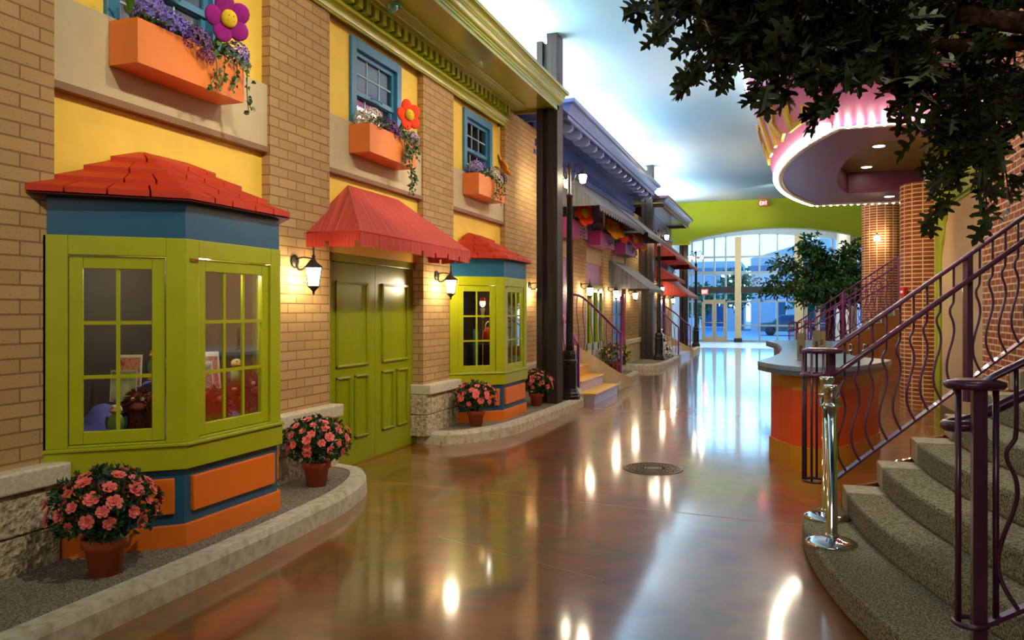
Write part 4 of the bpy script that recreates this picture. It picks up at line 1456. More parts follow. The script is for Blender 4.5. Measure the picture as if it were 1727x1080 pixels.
def cornice2(name, prof, y0, y1, mat, parent):
    m = M()
    xm = prof[0][0]
    xw = X2 - 0.3
    r0 = [(xw, y0 - (x - xm), z) for x, z in prof]
    r1 = [(x, y0 - (x - xm), z) for x, z in prof]
    r2 = [(x, y1 + (x - xm), z) for x, z in prof]
    r3 = [(xw, y1 + (x - xm), z) for x, z in prof]
    m.rings([r0, r1, r2, r3], False, False, False)
    ob = build(m, name, mat, parent)
    s = ob.modifiers.new('thick', 'SOLIDIFY'); s.thickness = 0.012; s.offset = 1
    return ob


cornice2('frieze', [(X2 + 0.03, 4.32), (X2 + 0.06, 4.32), (X2 + 0.06, 4.38), (X2 + 0.03, 4.40), (X2 + 0.03, 4.86)], 13.0, 22.6, COB, c2)
cornice2('soffit', [(X2 + 0.04, 4.86), (-3.36, 4.86)], 13.0, 22.4, COB, c2)
cornice2('crown_molding', [(-3.42, 4.86), (-3.42, 4.80), (-3.38, 4.80), (-3.38, 4.88)] + quarter(-3.37, 4.88, -3.24, 5.02) + [(-3.22, 5.03), (-3.22, 5.09), (-3.5, 5.10)], 12.75, 22.0, COB2, c2)
build(M().box(-7.0, -3.4, 12.6, 22.6, 5.02, 5.07), 'roof_deck', P('grey roof deck', '8C9094', 0.9), c2)
y = 13.2
while y < 22.4:
    br = M()
    pf = [(X2 + 0.34, y, 4.80), (X2 + 0.38, y, 4.73), (X2 + 0.46, y, 4.70), (X2 + 0.60, y, 4.70), (X2 + 0.66, y, 4.74), (X2 + 0.66, y, 4.86), (X2 + 0.34, y, 4.86)]
    br.ext(pf, (0, 0.13, 0))
    build(br, 'scroll_bracket', COB2, c2)
    y += 0.62
dd = M(); y = 13.05
while y < 22.6:
    dd.box(X2 + 0.03, X2 + 0.075, y, y + 0.07, 4.46, 4.58); y += 0.14
build(dd, 'dentil_course', COB, c2)


def gable_awning(label, y0, y1, ze, zt, xe, xt, mat, frm, name='window_awning', group=None, n=9):
    t = thing(name, label, 'awning', (xt, (y0 + y1) / 2, ze), group=group)
    m = M(); N = 14
    m.rings([[(xe, y0 + (y1 - y0) * k / N, ze), (xt, y0 + (y1 - y0) * k / N, zt)] for k in range(N + 1)], False, False, False)
    uv = []
    for k in range(N + 1):
        uv += [(k / N, 0), (k / N, 1)]
    for yy in (y0, y1):
        m.add([(xe, yy, ze), (xt, yy, ze), (xt, yy, zt)], [(0, 1, 2)]); uv += [(0, 0), (0.3, 0), (0.3, 1)]
    ob = build(m, 'canopy_canvas', mat, t, uv=uv)
    so = ob.modifiers.new('thick', 'SOLIDIFY'); so.thickness = 0.008
    v = M()
    for k in range(n):
        a, b_ = y0 + (y1 - y0) * k / n, y0 + (y1 - y0) * (k + 1) / n
        pts = [(xe, a, ze), (xe, b_, ze)] + [(xe, b_ + (a - b_) * q / 6, ze - 0.05 - 0.06 * math.sin(PI * q / 6)) for q in range(7)]
        v.add(pts, [list(range(len(pts)))])
    ob = build(v, 'scalloped_valance', frm, t)
    so = ob.modifiers.new('thick', 'SOLIDIFY'); so.thickness = 0.006
    return t


GRYF = P('grey canvas edge', '6A6E70', 0.85)
REDF = P('dull red valance', '8E3028', 0.85)
gable_awning('long grey canvas awning nearest the first street lamp lanterns', 13.95, 18.7, 3.50, 4.30, -3.12, -4.05, AWG, GRYF, n=20)
gable_awning('upper grey canvas awning above the ultramarine door', 19.2, 22.4, 3.50, 4.30, -3.10, -4.05, AWG, GRYF, n=14)
gable_awning('low grey canvas awning over the ultramarine door', 19.4, 21.9, 2.14, 2.86, -3.10, -4.08, AWG, GRYF, n=10)

window_box(15.1, 'magenta window box nearest the first street lamp pole', MAGB, 31, [('cream', -0.3, 0.05, 0.08, 0.12), ('yellow', 0.1, 0.08, 0.05, 0.1), ('plum', 0.4, 0.06, 0.05, 0.1)], x0=-4.10, x1=-3.80, z0=3.05, z1=3.36, hl=0.75, vine=(0.0, 0.5))
window_box(17.85, 'magenta window box above the green shop window', MAGB, 32, [('lilac', -0.5, 0.05, 0.08, 0.13), ('plum', 0.0, 0.08, 0.05, 0.12), ('lilac', 0.4, 0.06, 0.05, 0.12)], x0=-4.10, x1=-3.80, z0=3.05, z1=3.36, hl=0.78, vine=(-0.1, 0.6))
window_box(20.75, 'magenta window box above the ultramarine door', MAGB, 33, [('lilac', -0.4, 0.05, 0.08, 0.13), ('violet', 0.2, 0.08, 0.05, 0.12)], x0=-4.10, x1=-3.80, z0=3.05, z1=3.36, hl=0.75, vine=(0.1, 0.6))
PNKP = P('pink plush', 'E85A9C', 0.95)
f = plush_flower((-3.66, 15.0, 3.50), (0.9, -0.4, 0.2), 0.26, REDP, 'large coral plush flower behind the first street lamp pole'); stem_of(f, [(-3.95, 15.0, 3.3), (-3.9, 15.0, 3.5), (-3.70, 15.0, 3.48)])
f = plush_flower((-3.64, 17.75, 3.46), (0.9, -0.4, 0.5), 0.27, ORGP, 'orange plush flower on the box above the green shop window'); stem_of(f, [(-3.95, 17.75, 3.3), (-3.9, 17.75, 3.5), (-3.68, 17.75, 3.44)])
f = plush_flower((-3.62, 18.45, 3.42), (0.9, -0.2, 0.5), 0.27, REDP, 'red plush flower beside the orange one on the middle magenta box'); stem_of(f, [(-3.95, 18.4, 3.3), (-3.9, 18.4, 3.5), (-3.66, 18.43, 3.40)])
f = plush_flower((-3.62, 20.35, 3.44), (0.9, -0.4, 0.4), 0.28, PNKP, 'pink plush flower on the box above the ultramarine door'); stem_of(f, [(-3.95, 20.35, 3.3), (-3.9, 20.35, 3.5), (-3.66, 20.35, 3.42)])
f = plush_flower((-3.62, 21.25, 3.42), (0.9, -0.2, 0.4), 0.26, ORGP, 'orange plush flower at the far end of the last magenta box'); stem_of(f, [(-3.95, 21.2, 3.3), (-3.9, 21.2, 3.5), (-3.66, 21.23, 3.40)])

# doors and shop window of the second front
d2 = struct('door_2', (-4.2, 15.03, 0.76), 'lilac door at the head of the yellow steps')
build(M().box(-4.35, -4.16, 14.2, 15.86, 0.76, 1.98), 'door_leaf', LIL, d2)
build(M().box(-4.36, -4.12, 14.2, 14.3, 0.76, 2.0).box(-4.36, -4.12, 15.76, 15.86, 0.76, 2.0).box(-4.36, -4.12, 14.2, 15.86, 1.92, 2.0), 'door_frame', MAGB, d2)
w4 = struct('window_4', (-4.15, 17.85, 0.7), 'green framed shop window beyond the yellow steps')
fr = M()
for a in (17.0, 17.52, 17.62, 18.12, 18.22, 18.64):
    fr.box(-4.2, -4.1, a, a + 0.08, 0.7, 2.1)
fr.box(-4.2, -4.1, 17.0, 18.72, 2.02, 2.19); fr.box(-4.2, -4.1, 17.0, 18.72, 0.7, 0.86)
build(fr, 'window_frame', GRN, w4)
build(M().box(-4.165, -4.16, 17.0, 18.7, 0.8, 2.1), 'pane', glass('blue shop glass', (0.5, 0.75, 0.9), 0.1), w4)
build(M().box(-4.42, -4.40, 17.0, 18.7, 0.7, 2.1), 'display_back', P('pale blue board', '7FA6C0', 0.7), w4)
build(M().box(-4.5, -4.08, 17.0, 18.7, 0.0, 0.7), 'apron_wall', CAP, w4)
d3 = struct('door_3', (-4.2, 20.75, 0), 'ultramarine panelled door under the low grey awning')
lf = build(M().box(-4.3, -4.2, 19.9, 21.6, 0, 2.0), 'door_leaf', BLD, d3)
pm = M()
for z in (0.15, 0.62, 1.10, 1.52):
    for a in (20.0, 20.8):
        pm.box(-4.2, -4.185, a, a + 0.7, z, z + 0.36)
build(pm, 'raised_panels', P('light ultramarine', '4A62B0', 0.3), lf, bev=0.01)
build(M().box(-4.3, -4.12, 21.5, 21.62, 0, 2.05).box(-4.3, -4.12, 19.88, 19.97, 0, 2.05), 'door_frame', MAGB, d3)
build(M().ball((-4.16, 21.35, 0.98), 0.035, 10, 8), 'door_knob', BRS, lf)
for (y, lb) in ((16.5, 'wall lantern on the first brick pier past the yellow steps'), (19.3, 'wall lantern between green shop window and ultramarine door'), (22.0, 'wall lantern on brick just beyond the ultramarine door')):
    sconce(y, lb, x=X2, z=2.14)

# ---- yellow steps with beige cheeks and purple rails
ys = thing('yellow_steps', 'yellow painted steps with pale lilac front leading up to the lilac door', 'steps', (-3.5, 14.0, 0))
LVF = P('pale lilac riser paint', 'C4BCD2', 0.4)
SX = (-3.02, -3.30, -3.57, -3.84)
for k in range(4):
    z0, z1 = 0.19 * k, 0.19 * (k + 1)
    xr = SX[k]; xe = SX[k + 1] if k < 3 else -4.12
    ya, yb = 13.10 + 0.14 * k, 15.06 + (0.0 if k == 0 else -0.05 * k)
    if k < 3:
        build(M().box(xe - 0.02, xr, ya, yb, z0 if k == 0 else z0 - 0.0, z1 - 0.03), 'riser', LVF if k < 2 else YST, ys)
        build(M().box(xe - 0.02, xr + 0.03, ya - 0.02, yb, z1 - 0.03, z1), 'tread', YST, ys, bev=0.006)
    else:
        build(M().box(-4.10, xr, ya, yb + 0.12, 0, z1), 'landing', YST, ys)


def cheek(path, label, th=0.15):
    m = M(); pts = [Vector(p) for p in path]
    rr = []
    for i, p in enumerate(pts):
        a = pts[max(i - 1, 0)]; b_ = pts[min(i + 1, len(pts) - 1)]
        t = Vector((b_.x - a.x, b_.y - a.y, 0)).normalized(); n = Vector((-t.y, t.x, 0)) * th / 2
        rr.append([Vector((p.x, p.y, 0)) - n, Vector((p.x, p.y, 0)) + n, p + n, p - n])
    m.rings(rr, False)
    o = build(m, 'cheek_wall', TAN2)
    return tag(o, label, 'low wall')


cheek(curve_pts([(-4.12, 15.2, 0.95), (-3.8, 15.18, 0.86), (-3.52, 15.32, 0.66), (-3.30, 15.75, 0.42), (-3.16, 16.3, 0.25), (-3.12, 16.9, 0.17)], 4), 'curved beige cheek wall sloping down the far side of the yellow steps')
cheek(curve_pts([(-4.10, 13.34, 0.9), (-3.8, 13.24, 0.8), (-3.5, 13.04, 0.55), (-3.2, 12.88, 0.2)], 4), 'beige cheek wall on the lamp side of the yellow steps')


def small_rail(path, base, label, posts=(0, -1), n=8, mat=PIRN, wavy=0.5):
    """path: handrail points; base: matching foot points"""
    t = thing('stair_railing', label, 'railing', tuple(base[0]))
    hp = curve_pts(path, 6); bp = curve_pts(base, 6)
    build(M().tube(hp, 0.024, 8), 'handrail', mat, t)
    for i in posts:
        a, b_ = hp[i], bp[i]
        build(M().box(a.x - 0.022, a.x + 0.022, a.y - 0.022, a.y + 0.022, b_.z, a.z), 'post', mat, t)
    for k in range(1, n):
        f = k / n * (len(hp) - 1); i = int(f); u = f - i
        a = hp[i].lerp(hp[i + 1], u); b_ = bp[i].lerp(bp[i + 1], u)
        h = a.z - b_.z
        side = Vector((hp[i + 1] - hp[i])); side.z = 0; side = side.normalized() if side.length > 1e-6 else Vector((0, 1, 0))
        pts = []
        for q in range(9):
            g = q / 8
            off = 0.05 * wavy * math.sin(g * 2 * PI) if g < 1 else 0
            pts.append(Vector((b_.x, b_.y, b_.z + h * g)) + side * off)
        build(M().tube(pts, 0.009, 6), 'baluster', mat, t)
    return t


small_rail([(-3.95, 14.95, 1.93), (-3.72, 15.12, 1.86), (-3.45, 15.45, 1.55), (-3.28, 15.9, 1.28), (-3.2, 16.35, 1.13)],
           [(-3.95, 15.18, 0.90), (-3.72, 15.22, 0.80), (-3.45, 15.45, 0.58), (-3.28, 15.9, 0.36), (-3.2, 16.35, 0.22)], 'purple curved railing along the far side of the yellow steps')
small_rail([(-4.0, 13.36, 1.85), (-3.72, 13.28, 1.68), (-3.45, 13.12, 1.28), (-3.27, 12.98, 1.02)],
           [(-4.0, 13.36, 0.86), (-3.72, 13.28, 0.74), (-3.45, 13.12, 0.48), (-3.27, 12.98, 0.25)], 'purple curved railing behind the nearest street lamp', n=6)

# mixed yellow flower bush in a pot
random.seed(77)
yb = thing('flower_planter', 'potted bush of small yellow and orange flowers beside the purple railing', 'potted plant', (-3.66, 18.0, 0.143))
build(M().lathe([(0, 0), (0.12, 0), (0.17, 0.22), (0.18, 0.22), (0.18, 0.26), (0, 0.25)], (-3.66, 18.0, 0.143), 18), 'terracotta_pot', TER, yb)
fo = M()
for k in range(520):
    v = Vector((random.gauss(0, 1), random.gauss(0, 1), random.gauss(0, 1))).normalized()
    p = Vector((-3.66, 18.0, 0.58)) + Vector((v.x * 0.34, v.y * 0.34, v.z * 0.26)) * U(0.5, 1)
    leaf(fo, p, v + Vector((U(-1, 1), U(-1, 1), U(-1, 1))), 0.08, 0.04)
build(fo, 'foliage', LEAF2, yb)
for col, nn in (('yellow', 34), ('mix', 22)):
    fm = M()
    for k in range(nn):
        v = Vector((random.gauss(0.6, 1), random.gauss(-0.3, 1), random.gauss(0, 1))).normalized()
        p = Vector((-3.66, 18.0, 0.58)) + Vector((v.x * 0.35, v.y * 0.35, v.z * 0.27))
        blossom_mesh(fm, p, v, 0.032, 5, 1)
    build(fm, 'yellow_blossoms' if col == 'yellow' else 'orange_blossoms', FCOL[col], yb)

# ================================================================ THIRD STREET FRONT (purple cornice, red awnings)
X3 = -4.12
PUR = P('plum paint', '5A2A50', 0.4)
wl3 = struct('wall_left', (X3, 29, 0), 'tan brick street front under the plum cornice')
for a, b_ in ((24.2, 24.9), (26.6, 28.0), (29.6, 31.4)):
    build(M().box(-4.6, X3, a, b_, 0, 4.3), 'brick_pier', TBR, wl3)
pn = M()
for a, b_ in ((24.9, 26.6), (28.0, 29.6)):
    pn.box(-4.5, X3 - 0.08, a, b_, 2.0, 4.3)
build(pn, 'cream_panel', TAN2, wl3)
build(M().box(-4.8, -4.5, 24.2, 31.4, 0, 4.9), 'wall_left', DRK, kind='structure')
c3 = thing('cornice', 'plum cornice with a chartreuse soffit on the third front', 'cornice', (-3.8, 24, 4.3))
PURC = P('mauve gloss paint', '6A4C68', 0.4)
cornice2('frieze', [(X3 + 0.03, 4.22), (X3 + 0.08, 4.24), (X3 + 0.08, 4.32), (X3 + 0.03, 4.34), (X3 + 0.03, 4.80)], 24.3, 31.0, PUR, c3)
cornice2('soffit', [(X3 + 0.04, 4.80), (-3.40, 4.80)], 24.3, 30.6, CORN, c3)
cornice2('crown_molding', [(-3.44, 4.80), (-3.44, 4.72), (-3.38, 4.72), (-3.38, 4.82)] + quarter(-3.37, 4.82, -3.24, 4.97) + [(-3.22, 4.98), (-3.22, 5.05), (-3.5, 5.06)], 24.0, 30.4, PURC, c3)
build(M().box(-7.0, -3.4, 24.0, 31.0, 4.99, 5.03), 'roof_deck', P('grey roof deck', '8C9094', 0.9), c3)
gable_awning('upper dull red awning nearest the second street lamp', 24.9, 27.0, 3.30, 4.05, -3.15, -4.08, AWD, REDF, n=7)
gable_awning('upper dull red awning nearest the end wall', 28.1, 31.2, 3.20, 4.05, -3.1, -4.08, AWD, REDF, n=9)
gable_awning('lower dull red awning nearest the second street lamp', 24.8, 26.9, 2.58, 3.20, -3.10, -4.08, AWD, REDF, n=7)
gable_awning('lower dull red awning over the plum door', 27.8, 31.2, 2.13, 2.85, -3.10, -4.08, AWD, REDF, n=9)
d4 = struct('door_4', (-4.18, 28.8, 0.5), 'plum door of the third front')
build(M().box(-4.3, -4.19, 28.0, 29.6, 0.5, 2.0), 'door_leaf', PUR, d4)
build(M().box(-4.3, -4.12, 28.0, 28.1, 0.5, 2.05).box(-4.3, -4.12, 29.5, 29.6, 0.5, 2.05), 'door_frame', MAGB, d4)
w5 = struct('window_5', (-4.15, 25.75, 0.7), 'tall window of the third front under the red awning')
build(M().box(-4.2, -4.1, 24.9, 25.0, 0.7, 2.2).box(-4.2, -4.1, 26.5, 26.6, 0.7, 2.2).box(-4.2, -4.1, 25.7, 25.8, 0.7, 2.2).box(-4.2, -4.1, 24.9, 26.6, 2.1, 2.2), 'window_frame', WHT, w5)
build(M().box(-4.3, -4.15, 24.9, 26.6, 0.7, 2.2), 'pane', P('blue dusk glass', '5A86B8', 0.1), w5)
build(M().box(-4.3, -4.08, 24.9, 26.6, 0.1, 0.7), 'apron_wall', CAP, w5)
sconce(24.55, 'wall lantern just beyond the second timber post', x=X3, z=2.3)
sconce(27.3, 'wall lantern between the two lower red awnings', x=X3, z=2.45)
sconce(30.2, 'wall lantern beyond the plum door', x=X3, z=2.1)
window_box(28.8, 'plum window box under the upper red awning', PUR, 34, [('yellow', -0.3, 0.05, 0.08, 0.12), ('plum', 0.2, 0.08, 0.05, 0.12)], x0=-4.12, x1=-3.82, z0=2.95, z1=3.22, hl=0.75, vine=(0.1, 0.6))
f = plush_flower((-3.72, 28.9, 3.42), (0.9, -0.4, 0.3), 0.24, ORGP, 'orange plush flower under the upper red awning near the end wall'); stem_of(f, [(-3.95, 28.9, 3.1), (-3.9, 28.9, 3.3), (-3.76, 28.9, 3.4)])
pst = thing('pale_steps', 'pale lilac steps leading to the plum door', 'steps', (-3.5, 27.2, 0))
for k in range(3):
    build(M().box(-4.12, -3.12 - 0.28 * k, 25.95 + 0.1 * k, 28.5, 0.17 * k, 0.17 * (k + 1)), 'step', LVF if k < 2 else TAN2, pst)
cheek(curve_pts([(-4.1, 28.55, 0.75), (-3.7, 28.6, 0.6), (-3.35, 28.8, 0.36), (-3.15, 29.3, 0.18)], 4), 'beige cheek wall beyond the pale lilac steps')
small_rail([(-4.0, 25.7, 1.75), (-3.7, 25.75, 1.55), (-3.4, 25.85, 1.25), (-3.2, 26.0, 1.05)], [(-4.0, 25.7, 0.6), (-3.7, 25.75, 0.45), (-3.4, 25.85, 0.3), (-3.2, 26.0, 0.15)], 'purple railing on the near side of the pale lilac steps', n=6)
small_rail([(-4.0, 28.6, 1.75), (-3.7, 28.62, 1.55), (-3.35, 28.8, 1.22), (-3.18, 29.2, 1.05)], [(-4.0, 28.6, 0.7), (-3.7, 28.62, 0.55), (-3.35, 28.8, 0.33), (-3.18, 29.2, 0.18)], 'purple railing on the far side of the pale lilac steps', n=6)

# pile of spotted plush dogs, each its own toy
SPOT = None
m_, n_, l_, b_ = base_mat('spotted dog plush')
v_ = n_.new('ShaderNodeTexVoronoi'); v_.inputs['Scale'].default_value = 11
g_ = n_.new('ShaderNodeNewGeometry'); l_.new(g_.outputs['Position'], v_.inputs['Vector'])
r_ = ramp(n_, l_, v_.outputs['Distance'], [(0.28, (0.01, 0.01, 0.01, 1)), (0.34, (0.85, 0.82, 0.76, 1))])
l_.new(r_.outputs[0], b_.inputs['Base Color']); b_.inputs['Roughness'].default_value = 0.95
SPOT = m_


def spotted_dog(loc, a, label):
    t = thing('plush_dog', label, 'plush toy', loc, group=None)
    c = Vector(loc); Rz = Matrix.Rotation(a, 3, 'Z')

    def L(x, y, z):
        return c + Rz @ Vector((x, y, z))
    b_ = M().ball(L(0, 0, 0.11), (0.12, 0.10, 0.11), 12, 8)
    build(b_, 'body', SPOT, t)
    h = build(M().ball(L(0.06, 0, 0.25), (0.09, 0.085, 0.08), 12, 8).ball(L(0.14, 0, 0.23), (0.05, 0.045, 0.035), 10, 6), 'head', SPOT, t)
    for k in (-1, 1):
        build(M().ball(L(0.04, 0.09 * k, 0.25), (0.035, 0.02, 0.06), 8, 6), 'ear', BLKP, h)
        build(M().tube([L(0.06, 0.07 * k, 0.14), L(0.12, 0.08 * k, 0.06), L(0.15, 0.08 * k, 0.025)], [0.035, 0.03, 0.028], 8), 'front_leg', SPOT, t)
    build(M().ball(L(0.185, 0, 0.24), 0.016, 8, 6), 'nose', BLKP, h)
    return t


k = 0
pos = [(-3.76, 25.30, 0.142), (-3.44, 25.16, 0.142), (-3.76, 24.90, 0.142), (-3.62, 25.14, 0.42), (-3.66, 25.08, 0.70)]
nm = ['spotted black and white plush dog at the back foot of the pile', 'spotted plush dog at the street side of the pile', 'spotted plush dog at the near foot of the pile', 'spotted plush dog in the middle tier of the pile', 'spotted plush dog topping the pile beside the second street lamp']
for p, q in zip(pos, nm):
    spotted_dog(p, -0.9 + 0.5 * k, q); k += 1

# ================================================================ STAIRS (the near flight and its mirror image farther down the hall)
YMID = 13.55
RISE = 0.165
NST = 10
BASEX = [0.12] + [0.41 + 0.248 * k for k in range(NST)]
YEND = [6.28] + [6.26 + 0.145 * k for k in range(NST)]
WEND = speckle('worn stone tread end', ['A89C7C', 'B9AE90', 'C9BE9E'], 18, 0.45, 0.1)
SIDEW = P('amber varnished panelling', '8A4E1C', 0.25, 0.15, scale=2, coat=0.4)
EDG = P('black nosing edge', '15120F', 0.5)


def nose(k, y):
    y0 = 6.0 if k == 0 else 6.4
    return BASEX[k] + max(0, y0 - y) ** 2 / 12.5


def flight(mir, label):
    my = (lambda y: 2 * YMID - y) if mir else (lambda y: y)

    def fix(m):
        if mir:
            m.v = [(x, my(y), z) for x, y, z in m.v]
            m.f = [f[::-1] for f in m.f]
        return m
    t = thing('staircase', label, 'stairs', (1.2, my(5.0), 0))
    YN = 3.25
    for k in range(NST):
        z1 = RISE * (k + 1)
        yc1 = YEND[k] - (0.28 if k else 0.0)
        kb = min(k + 1, NST - 1)
        nx = lambda y, kk=k: nose(kk, y)
        bx = lambda y, kk=k: (nose(kk + 1, y) if kk < NST - 1 else nose(kk, y) + 0.3) + 0.06
        ys_ = [YN + 0.45 + (yc1 - YN - 0.45) * i / 14 for i in range(15)]
        if k == 0:
            front = [(nx(y), y) for y in ys_ if y < 5.9]
            front += [(0.14, 6.0), (0.19, 6.13), (0.28, 6.23), (0.40, 6.26)]
            back = [(0.52, 6.2), (bx(5.6), 5.6), (bx(YN + 0.45), YN + 0.45)]
            poly = front + back
        else:
            poly = [(nx(y), y) for y in ys_] + [(bx(y), y) for y in ys_[::-1]]
        m = M().prism(poly, max(0, z1 - RISE * 1.0) if k else 0.0, z1)
        st = build(fix(m), 'step', SCPT, t, bev=0.02)
        if k:
            ya = [yc1, YEND[k]]
            pe = [(nx(yc1), yc1), (nx(YEND[k]), YEND[k]), (bx(YEND[k]), YEND[k]), (bx(yc1), yc1)]
            build(fix(M().prism(pe, max(0, z1 - RISE), z1 - 0.004)), 'tread_end', WEND, st, bev=0.008)
        # near end: framed timber end of the tread with a black edge
        pe = [(nx(YN) , YN), (nx(YN + 0.45), YN + 0.445), (bx(YN + 0.45), YN + 0.445), (bx(YN), YN)]
        build(fix(M().prism(pe, max(0, z1 - RISE), z1 - 0.006)), 'timber_tread_end', P('dark timber tread', '4A3018', 0.4, 0.2, scale=12), st)
        e = M()
        e.tube([(nx(YN) + 0.05, YN + 0.02, z1), (nx(YN + 0.43) + 0.03, YN + 0.40, z1), (nx(YN + 0.43) + 0.07, YN + 0.44, z1), (bx(YN + 0.45) - 0.06, YN + 0.445, z1)], 0.007, 6)
        build(fix(e), 'edge_strip', EDG, st)
    # panelled side under the outer edge
    pts = []
    for k in range(1, NST):
        pts += [(BASEX[k] + 0.02, YEND[k] - 0.015, RISE * k), (BASEX[k] + 0.02, YEND[k] - 0.015, RISE * (k + 1) - 0.03)]
    ex = BASEX[NST - 1] + 0.35; ey = YEND[NST - 1] + 0.15
    pts += [(ex, ey, RISE * NST - 0.03), (ex, ey, 0.0), (BASEX[1] + 0.02, YEND[1] - 0.015, 0.0)]
    m = M().ext(pts, (-0.02, 0.035, 0))
    build(fix(m), 'side_panelling', SIDEW, t)
    build(fix(M().box(ex - 0.1, 4.2, 3.25, 11.2 if mir else 7.6, 0, RISE * NST - 0.02)), 'landing', SIDEW, t)
    build(fix(M().box(ex - 0.12, 4.2, 3.25, 11.2 if mir else 7.6, RISE * NST - 0.02, RISE * NST)), 'landing_carpet', SCPT, t)
    return t


flight(False, 'near curved flight of flecked carpet steps with two chrome stanchions on its lowest step')
flight(True, 'far flight of carpet steps against amber panelling, beyond the bar counter')


def baluster(top, bot, dirv, r=0.0095, belly=1.0):
    prof = [(1.0, 0), (0.74, 0), (0.69, -0.012), (0.655, -0.032), (0.61, -0.03), (0.55, -0.004), (0.48, 0.004), (0.40, -0.012), (0.31, -0.042), (0.22, -0.062), (0.14, -0.058), (0.07, -0.03), (0.0, 0.012)]
    out = []
    for g, o in prof:
        p = Vector(bot).lerp(Vector(top), g)
        out.append(p + Vector(dirv) * o * belly)
    return M().tube(curve_pts(out, 3), r, 7)


def railing(mir, label, s0, dirv, slope, tmax, tpost, vol, mat, spacing=0.118, tail=None, vol_r=0.085, ringed=True):
    """s0: newel (x, y, z of cap); dirv: plan direction; vol: offset of the volute centre from the newel"""
    my = (lambda y: 2 * YMID - y) if mir else (lambda y: y)

    def fix(m):
        if mir:
            m.v = [(x, my(y), z) for x, y, z in m.v]
            m.f = [f[::-1] for f in m.f]
        return m
    t = thing('stair_railing', label, 'railing', (s0[0], my(s0[1]), 0.165))
    d = Vector((dirv[0], dirv[1], 0)).normalized()
    n = Vector((d.y, -d.x, 0))          # towards the treads
    z0 = s0[2]

    def P_(tt, z, off=0.0):
        q = Vector((s0[0], s0[1], 0)) + d * tt + n * off
        return Vector((q.x, q.y, z + slope * max(0, tt)))
    zt, zh, zb = z0 - 0.02, z0 - 0.195, z0 - 0.99
    top = [P_(0, zt), P_(0.06, zt + 0.005)] + [P_(tmax * k / 6, zt) for k in range(1, 7)]
    hnd = [P_(0, zh, 0.02), P_(0.08, zh, 0.035)] + [P_(tmax * k / 6, zh - 0.0, 0.04) for k in range(1, 7)]
    bt = [P_(0.02, zb), P_(tmax, zb)]
    if tail:
        e = top[-1]; top += [Vector((e.x + 0.18, e.y + tail * 0.06, e.z + 0.04)), Vector((e.x + 0.7, e.y + tail * 0.1, e.z + 0.04))]
        e = hnd[-1]; hnd += [Vector((e.x + 0.18, e.y + tail * 0.06, e.z + 0.04)), Vector((e.x + 0.7, e.y + tail * 0.1, e.z + 0.04))]
    # flat moulded top rail
    rail = M()
    sec = [(-0.026, -0.012), (-0.030, 0.0), (-0.022, 0.012), (0.0, 0.018), (0.022, 0.012), (0.030, 0.0), (0.026, -0.012)]
    rr = []
    for i, p in enumerate(top):
        rr.append([p + n * a + Vector((0, 0, b)) for a, b in sec])
    rail.rings(rr, True)
    build(fix(rail), 'top_rail', mat, t)
    if ringed:
        build(fix(M().tube(hnd, 0.021, 10)), 'grab_rail', mat, t)
    m = M(); rr = []
    for p in bt:
        rr.append([p + n * a + Vector((0, 0, b)) for a, b in ((-0.022, -0.01), (0.022, -0.01), (0.022, 0.01), (-0.022, 0.01))])
    build(fix(m.rings(rr, False)), 'bottom_rail', mat, t)
    # volute: cap plate, grab ring, foot ring and pickets
    vc = Vector((s0[0] + vol[0], s0[1] + vol[1], 0))
    rx = vol_r
    nv = Vector((s0[0], s0[1], 0))
    ang = math.atan2(nv.y - vc.y, nv.x - vc.x)
    ov = []
    for k in range(28):
        a = 2 * PI * k / 28
        q = vc.lerp(nv, 0.5) + Vector((math.cos(ang), math.sin(ang), 0)) * math.cos(a) * (rx * 1.65) + Vector((-math.sin(ang), math.cos(ang), 0)) * math.sin(a) * (rx * 1.1)
        ov.append(q)
    m = M()
    m.rings([[Vector((q.x, q.y, z0 - 0.035)) for q in ov], [Vector((q.x, q.y, z0 - 0.022)) + (q - vc.lerp(nv, 0.5)) * 0.12 for q in ov],
             [Vector((q.x, q.y, z0 - 0.008)) + (q - vc.lerp(nv, 0.5)) * 0.1 for q in ov], [vc.lerp(nv, 0.5) + (q - vc.lerp(nv, 0.5)) * 0.7 + Vector((0, 0, z0 + 0.006)) for q in ov]], True)
    build(fix(m), 'volute_cap', mat, t)
    ring = []
    for k in range(22):
        a = ang + 0.5 + (2 * PI - 1.0) * k / 21
        ring.append(vc + Vector((math.cos(a), math.sin(a), 0)) * rx)
    if ringed:
        build(fix(M().tube([P_(0.0, zh, 0.02)] + [Vector((q.x, q.y, zh)) for q in ring], 0.019, 9)), 'grab_ring', mat, t)
    m = M()
    m.tube([Vector((q.x, q.y, zb + 0.015)) for q in ring], 0.011, 6)
    m.tube([Vector((ring[0].x, ring[0].y, zb + 0.015)), Vector((nv.x, nv.y, zb + 0.015))], 0.011, 6)
    build(fix(m), 'foot_ring', mat, t)
    for k in range(5 if ringed else 0):
        q = ring[2 + k * 4]
        build(fix(M().tube([(q.x, q.y, zb + 0.01), (q.x, q.y, z0 - 0.03)], 0.0095, 7)), 'picket', mat, t)
    for i, tp in enumerate([0.0] + list(tpost)):
        q = P_(tp, 0)
        foot = RISE if tp == 0 else max(0.16, z0 - 1.15 + slope * tp)
        w = 0.026
        mm = M().obox(Vector((q.x, q.y, (foot + zt + slope * tp) / 2)), d * w, n * w, (0, 0, (zt + slope * tp - foot) / 2))
        build(fix(mm), 'newel_post', mat, t, bev=0.004)
    k = 1
